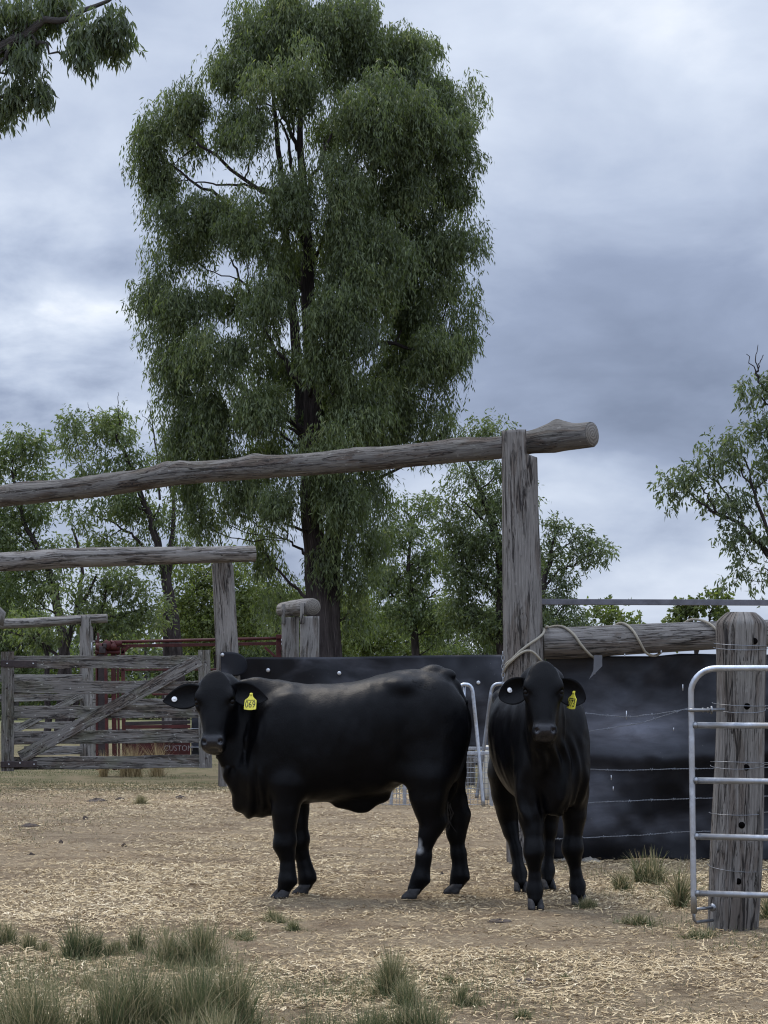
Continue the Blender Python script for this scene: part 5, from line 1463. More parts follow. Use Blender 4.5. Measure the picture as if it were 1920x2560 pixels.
# ------------------------------------------------------------ cattle: one continuous body grown from a distance field
class Field:
    def __init__(self, lo, hi, h):
        self.lo = np.array(lo, float); self.h = h
        self.n = np.ceil((np.array(hi) - self.lo) / h).astype(int) + 1
        self.D = np.full(tuple(self.n), 1.0)
        self.ax = [self.lo[i] + h * np.arange(self.n[i]) for i in range(3)]
    def region(self, lo, hi, pad):
        s = []
        for i in range(3):
            a = int(np.floor((lo[i] - pad - self.lo[i]) / self.h)); b = int(np.ceil((hi[i] + pad - self.lo[i]) / self.h)) + 1
            a = min(max(a, 0), self.n[i]); b = min(max(b, 0), self.n[i])
            s.append(slice(a, b))
        s = tuple(s)
        X, Y, Z = np.meshgrid(self.ax[0][s[0]], self.ax[1][s[1]], self.ax[2][s[2]], indexing='ij')
        return s, np.stack([X, Y, Z], -1)
    def blend(self, s, d, k, sub=False):
        a = self.D[s]
        if sub:
            h = np.clip(0.5 - 0.5 * (d + a) / k, 0, 1)      # smooth max(a, -d)
            self.D[s] = a * (1 - h) + (-d) * h + k * h * (1 - h)
        else:
            h = np.clip(0.5 + 0.5 * (a - d) / k, 0, 1)
            self.D[s] = a * (1 - h) + d * h - k * h * (1 - h)
    def ell(self, c, r, k=0.04, R=None, sub=False):
        c = np.array(c, float); r = np.array(r, float)
        m = max(r)
        lo = c - (m if R is not None else r); hi = c + (m if R is not None else r)
        s, P = self.region(lo, hi, k + 0.03)
        if P.size == 0: return
        P = P - c
        if R is not None: P = P @ R            # columns of R are the local axes
        k0 = np.linalg.norm(P / r, axis=-1); k1 = np.linalg.norm(P / (r * r), axis=-1) + 1e-9
        self.blend(s, k0 * (k0 - 1) / k1, k, sub)
    def cone(self, a, b, ra, rb, k=0.03, q=1.0):
        """tapered capsule; q < 1 squashes it sideways (along axis 1)"""
        a = np.array(a, float); b = np.array(b, float); r = max(ra, rb)
        s, P = self.region(np.minimum(a, b) - r, np.maximum(a, b) + r, k + 0.03)
        if P.size == 0: return
        sc = np.array([1, 1 / q, 1]); ba = (b - a) * sc; pa = (P - a) * sc
        t = np.clip((pa @ ba) / (ba @ ba + 1e-9), 0, 1)
        d = np.linalg.norm(pa - t[..., None] * ba, axis=-1) - (ra + (rb - ra) * t)
        self.blend(s, d * (0.5 + 0.5 * q), k)
    def chain(self, pts, k=0.03, q=1.0):
        for p, p2 in zip(pts[:-1], pts[1:]):
            self.cone(p[:3], p2[:3], p[3], p2[3], k, q)
    def mesh(self):
        """surface nets"""
        D = self.D; ins = D < 0
        c = np.zeros(tuple(np.array(D.shape) - 1), int)
        for i in (0, 1):
            for j in (0, 1):
                for l in (0, 1):
                    c += ins[i:D.shape[0] - 1 + i, j:D.shape[1] - 1 + j, l:D.shape[2] - 1 + l]
        act = (c > 0) & (c < 8)
        idx = np.argwhere(act)
        vid = np.full(act.shape, -1, int); vid[act] = np.arange(len(idx))
        acc = np.zeros((len(idx), 3)); cnt = np.zeros(len(idx))
        offs = [(i, j, l) for i in (0, 1) for j in (0, 1) for l in (0, 1)]
        for o in offs:
            for ax in range(3):
                if o[ax]: continue
                o2 = list(o); o2[ax] = 1
                d0 = D[idx[:, 0] + o[0], idx[:, 1] + o[1], idx[:, 2] + o[2]]
                d1 = D[idx[:, 0] + o2[0], idx[:, 1] + o2[1], idx[:, 2] + o2[2]]
                m = (d0 < 0) != (d1 < 0)
                t = np.where(m, d0 / (d0 - d1 + 1e-12), 0)
                p = np.tile(np.array(o, float), (len(idx), 1)); p[:, ax] += t
                acc[m] += p[m]; cnt[m] += 1
        V = (idx + acc / cnt[:, None]) * self.h + self.lo
        F = []
        for ax in range(3):
            sl0 = [slice(None)] * 3; sl1 = [slice(None)] * 3
            sl0[ax] = slice(0, -1); sl1[ax] = slice(1, None)
            a = ins[tuple(sl0)]; b = ins[tuple(sl1)]
            e = np.argwhere(a != b)
            u, w = [(1, 2), (2, 0), (0, 1)][ax]
            e = e[(e[:, u] > 0) & (e[:, w] > 0) & (e[:, u] < act.shape[u]) & (e[:, w] < act.shape[w])]
            s = a[tuple(e.T)]
            def g(du, dw):
                q = e.copy(); q[:, u] += du; q[:, w] += dw
                return vid[q[:, 0], q[:, 1], q[:, 2]]
            q = np.stack([g(-1, -1), g(0, -1), g(0, 0), g(-1, 0)], 1)
            q[~s] = q[~s][:, ::-1]
            F.append(q)
        return V, np.concatenate(F)

def np_mesh(name, V, F):
    me = bpy.data.meshes.new(name)
    nv, nf = len(V), len(F); k = F.shape[1]
    me.vertices.add(nv); me.vertices.foreach_set('co', np.asarray(V, np.float32).ravel())
    me.loops.add(nf * k); me.loops.foreach_set('vertex_index', F.astype(np.int32).ravel())
    me.polygons.add(nf)
    me.polygons.foreach_set('loop_start', np.arange(0, nf * k, k, dtype=np.int32))
    me.polygons.foreach_set('loop_total', np.full(nf, k, np.int32))
    me.update(calc_edges=True)
    return me

def torso(fd, st, k=0.05):
    """st rows: F, top, bottom, half width, belly weight, lateral offset"""
    st = sorted(st); A = np.array(st)
    s, P = fd.region((A[0, 0], -0.45, A[:, 2].min()), (A[-1, 0], 0.45, A[:, 1].max()), 0.06)
    x = P[..., 0]
    def it(c):
        # smooth interpolation through the stations
        xs = np.linspace(A[0, 0], A[-1, 0], 160)
        ys = np.interp(xs, A[:, 0], A[:, c])
        for _ in range(10):
            ys[1:-1] = 0.25 * ys[:-2] + 0.5 * ys[1:-1] + 0.25 * ys[2:]
        return np.interp(x, xs, ys)
    top, bot, w, bw, off = [it(c) for c in range(1, 6)]
    zc = (top + bot) / 2; a = np.maximum((top - bot) / 2, 0.01)
    t = (P[..., 2] - zc) / a
    wz = w * (1 - bw * np.clip(t, -1, 1))
    n = 2.35
    f = (np.abs((P[..., 1] - off) / wz) ** n + np.abs(t) ** n) ** (1 / n)
    d = (f - 1) * np.minimum(wz, a) * 0.9
    over = np.maximum(A[0, 0] - x, x - A[-1, 0])
    d = np.where(over > 0, np.maximum(d, over), d)
    fd.blend(s, d, k)

def head_field(fd, O, n, s_, sc=1.0):
    """O poll, n face normal, s_ the animal's left, all in body coordinates"""
    O = np.array(O, float); n = np.array(n, float); s_ = np.array(s_, float)
    d = np.cross(n, s_)
    if d[2] > 0: d = -d
    d = d / np.linalg.norm(d)
    R = np.stack([d, n, s_], 1)
    A = np.array([  # u, half width, front, back, narrowing of the jaw
        (-.030, .066, -.045, -.12, 0), (-.012, .088, -.012, -.15, 0), (.03, .101, .020, -.19, .08), (.09, .110, .040, -.21, .16), (.15, .113, .044, -.225, .30),
        (.20, .100, .042, -.225, .38), (.26, .083, .038, -.20, .40), (.32, .071, .034, -.165, .36), (.37, .067, .032, -.135, .28),
        (.41, .071, .034, -.110, .16), (.44, .066, .020, -.095, .10), (.462, .045, -.01, -.08, 0)])
    A[:, :4] *= sc
    c0 = O + R @ np.array([.21, -.08, 0]) * sc
    m = np.array([.34, .34, .34]) * sc
    sl, P = fd.region(c0 - m, c0 + m, 0.02)
    L = (P - O) @ R
    u = L[..., 0]
    xs = np.linspace(A[0, 0], A[-1, 0], 120)
    def it(c):
        ys = np.interp(xs, A[:, 0], A[:, c])
        for _ in range(8): ys[1:-1] = .25 * ys[:-2] + .5 * ys[1:-1] + .25 * ys[2:]
        return np.interp(u, xs, ys)
    w, fr, bk, nr = it(1), it(2), it(3), it(4)
    vc = (fr + bk) / 2; a = (fr - bk) / 2
    t = (L[..., 1] - vc) / a
    wz = w * (1 + nr * np.clip(t, -1, 1) * .9 - nr * .25 * (1 - t))
    e = 2.6
    f = (np.abs(L[..., 2] / wz) ** e + np.abs(t) ** e) ** (1 / e)
    dd = (f - 1) * np.minimum(w, a) * .9
    over = np.maximum(A[0, 0] - u, u - A[-1, 0])
    dd = np.where(over > 0, np.maximum(dd, over), dd)
    fd.blend(sl, dd, 0.04)
    def E(c, r, k, sub=False, tilt=0.0):
        RR = R
        if tilt:
            ct, st = math.cos(tilt), math.sin(tilt)
            RR = R @ np.array([[ct, 0, -st], [0, 1, 0], [st, 0, ct]])
        fd.ell(O + R @ (np.array(c) * sc), np.array(r) * sc, k, RR, sub)
    for q in (-1, 1):
        E((.135, .012, .098 * q), (.042, .032, .026), .025)           # brow over the eye
        E((.175, -.015, .100 * q), (.040, .030, .022), .02)
        E((.23, -.120, .062 * q), (.11, .075, .035), .05)            # cheek
        E((.415, .010, .042 * q), (.042, .034, .032), .02)           # nostril wing
        E((.420, .050, .046 * q), (.019, .050, .0165), .004, True, -.6 * q)
        E((.166, .022, .110 * q), (.021, .016, .014), .006, True)        # eye socket
        E((.438, -.02, .050 * q), (.028, .040, .022), .02)           # upper lip
        E((.05, -.09, .09 * q), (.045, .045, .045), .04)             # ear root
    E((.405, .022, 0), (.045, .026, .045), .02)                      # nose pad
    E((.452, -.055, 0), (.026, .045, .048), .02)                     # chin
    E((-.004, -.04, 0), (.030, .05, .045), .03)                       # poll
    E((.07, .022, 0), (.10, .020, .085), .04)                           # forehead
    E((.30, .026, 0), (.10, .018, .035), .03)                        # nose bridge
    return O, R, sc

def hide_material():
    a = NT("black_hide")
    v = a.coord('Object')
    fur = a.noise(a.coord('Object', (60, 160, 45)), 1.0, 3, 0.7, 0.5)
    fine = a.noise(v, 260, 2, 0.6)
    big = a.noise(v, 5, 4, 0.6)
    geo = a.n('ShaderNodeAttribute', attribute_name='wet')
    dst = a.n('ShaderNodeAttribute', attribute_name='dust')
    wht = a.n('ShaderNodeAttribute', attribute_name='white')
    col = a.mix(a.gramp(big, .35, .7), (0.0012, 0.0013, 0.0018), (0.0026, 0.0026, 0.0034))
    col = a.mix(a.math('MULTIPLY', dst.outputs['Fac'], a.gramp(fur, .3, .65)), col, (0.030, 0.026, 0.022))
    col = a.mix(a.math('MULTIPLY', wht.outputs['Fac'], a.gramp(fur, .3, .5, .3, 1.0)), col, (0.34, 0.34, 0.34))
    col = a.mix(geo.outputs['Fac'], col, (0.007, 0.007, 0.010))
    r = a.math('SUBTRACT', a.math('ADD', 0.27, a.math('MULTIPLY', a.noise(a.coord('Object', (9, 9, 5)), 1.0, 5, 0.65, 0.6), 0.22)), a.math('MULTIPLY', geo.outputs['Fac'], 0.17))
    a.base(col, r, 0.0, 0.10)
    a.l(a.math('ADD', 0.10, a.math('MULTIPLY', geo.outputs['Fac'], 0.35)), a.p.inputs['Specular IOR Level'])
    h = a.math('ADD', a.math('MULTIPLY', fur, 0.8), a.math('MULTIPLY', fine, .5))
    a.bump(a.math('MULTIPLY', h, a.math('SUBTRACT', 1.0, a.math('MULTIPLY', geo.outputs['Fac'], .6))), 0.32, 0.006)
    return a.m
M['hide'] = hide_material()
M['hoof'] = mat_plain('hoof_horn', (0.028, 0.027, 0.028), 0.75, 0, 0.5, 30, 0.4, 0.2)
M['eye'] = mat_plain('eye_gloss', (0.004, 0.003, 0.003), 0.28, 0, 0.1, 18, 0.0, 0.12)
M['switch'] = mat_plain('tail_hair', (0.035, 0.030, 0.026), 0.7, 0, 0.5, 30)
M['tag_yellow'] = mat_plain('yellow_plastic', (0.60, 0.54, 0.055), 0.6, 0, 0.14, 20, 0.05)
M['tag_white'] = mat_plain('white_plastic', (0.72, 0.72, 0.72), 0.4, 0, 0.08, 20, 0.05)
M['ink'] = mat_plain('tag_ink', (0.015, 0.014, 0.01), 0.6, 0, 0.1)
M['brand'] = mat_plain('brand_scar', (0.0032, 0.0032, 0.0036), 0.55, 0, 0.2, 18, 0.05, 0.12)

def ear_geom(base, e, up, nf, L, Wd, cup, droop=0.03, nt_=22, ns=12, pt=1.12):
    """leaf-shaped cupped ear: front and back skins joined; e outwards, up across, nf the open side"""
    base, e, up, nf = [np.array(q, float) for q in (base, e, up, nf)]
    vs = []
    for side in (0, 1):
        for i in range(nt_):
            t = i / (nt_ - 1)
            w = Wd * (0.30 * (1 - t) ** 2 + 1.0 * math.sin(math.pi * min(.985, t ** pt * 0.97 + 0.015)) ** (0.62 if pt > 1 else .85) * (1 - .05 * t))
            for j in range(ns):
                s = -1 + 2 * j / (ns - 1)
                across = w * s
                depth = cup * (s * s - 0.55) * (1 - .55 * t) * math.sin(math.pi * min(1, .15 + t * .8))
                th = 0.009 * (1 - abs(s) ** 3) * (1 - .6 * t) + .0015
                p = base + e * L * t + up * (across - droop * math.sin(t * 1.6)) + nf * (depth + (th if side == 0 else -th))
                vs.append(p)
    F = []
    m = nt_ * ns
    for i in range(nt_ - 1):
        for j in range(ns - 1):
            a, b, c, d = i * ns + j, i * ns + j + 1, (i + 1) * ns + j + 1, (i + 1) * ns + j
            F.append((a, b, c, d)); F.append((m + d, m + c, m + b, m + a))
        a, d = i * ns, (i + 1) * ns
        F.append((a, d, m + d, m + a))
        a, d = i * ns + ns - 1, (i + 1) * ns + ns - 1
        F.append((d, a, m + a, m + d))
    i = nt_ - 1
    for j in range(ns - 1):
        F.append((i * ns + j, i * ns + j + 1, m + i * ns + j + 1, m + i * ns + j))
    return np.array(vs), np.array(F)

def hoof_parts(parent, c, yaw, toe=0.055, h=0.058, scale=1.0):
    """cloven hoof: two claws in one mesh, under the pastern; c = centre on the ground"""
    mb = MB()
    for q in (-1, 1):
        rings = []
        for z, kf, kb, kw, sh in ((0.0, 1.0, 1.0, 1.0, .012), (.016, .97, .98, .98, .008), (h * .62, .80, .92, .90, -.004), (h, .58, .86, .80, -.016)):
            ring = []
            for k in range(18):
                a = 2 * math.pi * k / 18
                fx = math.cos(a); fy = math.sin(a)
                x = (toe * kf if fx > 0 else .038 * kb) * math.copysign(abs(fx) ** .85, fx) + sh
                inner = (fy * q) < 0
                y = q * .0235 + fy * (.0215 * (0.86 if inner else 1.0)) * kw * (1 - .30 * max(0, fx) ** 2)
                ring.append((x, y, z))
            rings.append(ring)
        vs = [p for r in rings for p in r]; fs = []
        for i in range(3):
            for k in range(18):
                k2 = (k + 1) % 18
                fs.append((i * 18 + k, i * 18 + k2, (i + 1) * 18 + k2, (i + 1) * 18 + k))
        fs.append(tuple(range(17, -1, -1))); fs.append(tuple(3 * 18 + k for k in range(18)))
        ca, sa = math.cos(yaw), math.sin(yaw)
        vs = [(c[0] + scale * (x * ca - y * sa), c[1] + scale * (x * sa + y * ca), z * scale + .001) for x, y, z in vs]
        mb.add(vs, fs)
    return mb.build('hoof', M['hoof'], parent)

def ear_tag(parent, pos, nrm, up, number, size=1.0):
    """yellow management tag: neck, shoulders, square panel with the number printed on it"""
    pos = Vector(pos); n = Vector(nrm).normalized(); u = Vector(up).normalized()
    r = u.cross(n).normalized(); u = n.cross(r).normalized()
    o = []
    half = [(.0, .050), (.006, .0495), (.0095, .046), (.0085, .040), (.011, .030), (.020, .019), (.032, .010), (.036, .004), (.037, -.045), (.034, -.050), (.022, -.051), (.012, -.053), (0, -.0535)]
    for x, y in half: o.append((x * size, y * size))
    for x, y in reversed(half[1:-1]): o.append((-x * size, y * size))
    o = o[::-1]
    mb = MB(); mb.plate(o, .003, pos, r, u)
    t = mb.build('ear_tag', M['tag_yellow'], parent, smooth=False)
    me = text_mesh(number, .050 * size)
    mt = Matrix((r, u, n)).transposed().to_4x4()
    mt.translation = pos + n * .0022 - u * .022 * size
    S = Matrix.Diagonal((.86, 1.12, 1, 1))
    me.transform(mt @ S)
    link('number', me, M['ink'], t, smooth=False)
    mb = MB()   # the fine line of print across the shoulders
    for k in range(11):
        mb.box(pos + n * .0022 + r * ((k - 5) * .0052 * size) + u * .0055 * size, (.0038 * size, .0045 * size, .0008), Matrix((r, u, n)).transposed())
    mb.build('print_line', M['ink'], t, smooth=False)
    mb = MB(); mb.tube([pos + n * .002 + u * .040 * size, pos + n * .007 + u * .040 * size], .006 * size, 12)
    mb.build('stud', M['tag_yellow'], t)
    return t
def button_tag(parent, pos, nrm, size=1.0):
    pos = Vector(pos); n = Vector(nrm).normalized()
    mb = MB()
    mb.tube([pos, pos + n * .003, pos + n * .0045], [.0165 * size, .0165 * size, .0145 * size], 24)
    mb.tube([pos + n * .0045, pos + n * .008], [.006 * size, .005 * size], 16)
    return mb.build('button_tag', M['tag_white'], parent)

def make_cow(label, org, rz, P):
    root = empty('cow', org, rz)
    tag(root, label, 'cow', 'black heifers standing in the yard')
    fd = Field((-0.85, -0.72, -0.02), (1.12, 0.62, 1.50), P.get('h', 0.0085))
    torso(fd, P['torso'])
    torso(fd, P['neck'], 0.05)
    for c, r, k, rot in P['masses']:
        R = None
        if rot:
            ca, sa = math.cos(rot), math.sin(rot)
            R = np.array([[ca, 0, -sa], [0, 1, 0], [sa, 0, ca]])
        fd.ell(c, r, k, R)
    for leg in P['legs']:
        q = leg.get('q', .85)
        leg['pts'] = [(x, y, z, r * (.90 if .12 < z < .275 else 1.0)) for x, y, z, r in leg['pts']]
        if leg['pts'][0][0] > 0:      # knee: broad flat front, narrow below; elbow behind
            kx, ky, kz, kr = min(leg['pts'], key=lambda p: abs(p[2] - .31))
            fd.ell((kx + kr * .35, ky, kz + .012), (kr * .68, kr * .84, .050), .02)
            fd.ell((kx - kr * .55, ky, kz + .028), (kr * .42, kr * .5, .028), .012)
        fl = min(leg['pts'], key=lambda p: abs(p[2] - .105))
        fd.ell((fl[0] - .012, fl[1], fl[2] + .003), (fl[3] * .82, fl[3] * .84, .030), .012)
        # tendon behind the cannon bone
        c0 = min(leg['pts'], key=lambda p: abs(p[2] - .25)); c1 = fl
        fd.cone((c0[0] - c0[3] * .75, c0[1], c0[2]), (c1[0] - c1[3] * .65, c1[1], c1[2] + .02), .016, .018, .008)
        fd.chain(leg['pts'], leg.get('k', .03), q)
        fx, fy, _, fr = leg['pts'][-2]
        fd.ell((fx - fr * 1.0, fy - .020, leg['pts'][-2][2] - .012), (.014, .010, .016), .012)
        fd.ell((fx - fr * 1.0, fy + .020, leg['pts'][-2][2] - .012), (.014, .010, .016), .012)
    fd.chain(P['tail'], .015, 1.0)
    for a in P.get('extra', []):
        fd.chain(a[0], a[1], a[2])
    O, R, sc = head_field(fd, *P['head'])
    V, F = fd.mesh()
    # gentle surface life: muscle, ribs, loose skin of the neck
    hd = (V - O) @ R
    isn = np.clip((V[:, 0] - .42) / .12, 0, 1) * (np.clip((.22 * sc - 0) - 0, 0, 1) * 0 + 1)
    inhead = (hd[:, 0] > -.06) & (hd[:, 0] < .5) & (hd[:, 1] > -.2) & (np.abs(hd[:, 2]) < .15)
    amp = np.where(inhead, 0, 1)
    dw = P.get('folds')
    rip = fbm(V[:, 0] * 6, V[:, 1] * 6, V[:, 2] * 4.5, 3, 3) * .011
    nrm = np.zeros_like(V)
    fn = np.cross(V[F[:, 2]] - V[F[:, 0]], V[F[:, 3]] - V[F[:, 1]])
    for k in range(4): np.add.at(nrm, F[:, k], fn)
    nrm /= np.linalg.norm(nrm, axis=1)[:, None] + 1e-9
    if dw:
        m = np.clip((V[:, 0] - dw[0]) / .08, 0, 1) * np.clip((dw[1] - V[:, 2]) / .15, 0, 1) * np.clip((V[:, 2] - .45) / .08, 0, 1)
        ph = V[:, 0] * dw[2] + V[:, 1] * dw[3] + vnoise(V[:, 0] * 4, V[:, 1] * 4, V[:, 2] * 5, 8) * 5.5 + V[:, 2] * 10
        rip = rip + m * np.sin(ph) * .011 * np.clip(1.2 * vnoise(V[:, 0] * 9, 0, V[:, 2] * 6, 4) + .5, 0, 1)
    rip = rip + .0045 * fbm(V[:, 0] * 13, V[:, 1] * 13, V[:, 2] * 3.5, 12, 2) * np.clip((V[:, 2] - .55) / .1, 0, 1)
    ribs = np.clip(1 - np.abs(V[:, 0] - .05) / .3, 0, 1) * np.clip(1 - np.abs(V[:, 2] - .95) / .25, 0, 1)
    rip = rip + ribs * np.sin((V[:, 0] + V[:, 2] * .3) * 70) * .0010
    low = np.clip((V[:, 2] - .12) / .2, .15, 1)
    if dw and dw[2]:
        edge = np.clip((V[:, 0] - .53) / .05, 0, 1) * np.clip((.70 - V[:, 2]) / .10, 0, 1) * np.clip((.08 - np.abs(V[:, 1])) / .05, 0, 1)
        rip = rip + edge * .0065 * np.sin(V[:, 0] * 52 + V[:, 2] * 38 + 2 * vnoise(V[:, 0] * 12, 0, V[:, 2] * 12, 6))
    V = V + nrm * (rip * amp * low)[:, None]
    nb = len(V)
    Vs, Fs = [V], [F]
    for ear in P['ears']:
        b = O + R @ (np.array(ear['base']) * sc)
        ev, ef = ear_geom(b, ear['e'], ear['up'], ear['nf'], ear['L'], ear['W'], ear['cup'], ear.get('droop', .03), pt=ear.get('pt', 1.12))
        Fs.append(ef + sum(len(x) for x in Vs)); Vs.append(ev)
    V = np.concatenate(Vs); F = np.concatenate(Fs)
    me = np_mesh('body', V, F)
    hd = (V - O) @ R / sc
    wet = np.clip((hd[:, 0] - .375) / .02, 0, 1) * np.clip((hd[:, 1] + .035) / .02, 0, 1) * np.clip((.064 - np.abs(hd[:, 2])) / .012, 0, 1) * (np.abs(hd[:, 2]) < .09) * (hd[:, 0] < .5)
    dust = np.zeros(len(V))
    for c, r in P.get('dust', []):
        q = ((V - np.array(c)) / np.array(r)); dust = np.maximum(dust, np.clip(1.25 - np.linalg.norm(q, axis=1), 0, 1))
    white = np.zeros(len(V))
    for c, r in P.get('white', []):
        q = ((V - np.array(c)) / np.array(r)); white = np.maximum(white, np.clip((1.0 - np.linalg.norm(q, axis=1)) * 1.3, 0, .85))
    for nm, ar in (('wet', wet), ('dust', dust), ('white', white)):
        at = me.attributes.new(nm, 'FLOAT', 'POINT'); at.data.foreach_set('value', ar.astype(np.float32))
    body = link('body', me, M['hide'], root)
    for q in (-1, 1):   # eyes with lids
        c = O + R @ (np.array([.166, .006, .1045 * q]) * sc)
        mb = MB()
        n1, n2 = 14, 20
        vs = []; fs = []
        for i in range(n1 + 1):
            for k in range(n2):
                th = math.pi * i / n1; p = 2 * math.pi * k / n2
                v = np.array([math.cos(th) * .019, math.sin(th) * math.cos(p) * .019, math.sin(th) * math.sin(p) * .019]) * sc
                vs.append(c + R @ v)
        for i in range(n1):
            for k in range(n2):
                fs.append((i * n2 + k, i * n2 + (k + 1) % n2, (i + 1) * n2 + (k + 1) % n2, (i + 1) * n2 + k))
        mb.add(vs, fs); mb.build('eye', M['eye'], root)
    for leg in P['legs']:
        x, y, z, r = leg['pts'][-1]
        hoof_parts(root, (x + .012, y), leg.get('yaw', 0), scale=leg.get('hs', 1.0))
    if P.get('switch'):
        rnd = random.Random(5); mb = MB()
        a = Vector(P['switch'][0]); L = P['switch'][1]
        for k in range(70):
            o = Vector((rnd.gauss(0, .012), rnd.gauss(0, .012), rnd.uniform(-.02, .03)))
            e = a + o + Vector((rnd.gauss(0, .022), rnd.gauss(0, .02), -L * rnd.uniform(.6, 1)))
            mid = (a + o + e) / 2 + Vector((rnd.gauss(0, .014), rnd.gauss(0, .014), 0))
            mb.tube([a + o, mid, e], [.0022, .002, .0006], 4, cap=False)
        mb.build('tail_switch', M['switch'], root)
    return root, body, O, R, sc

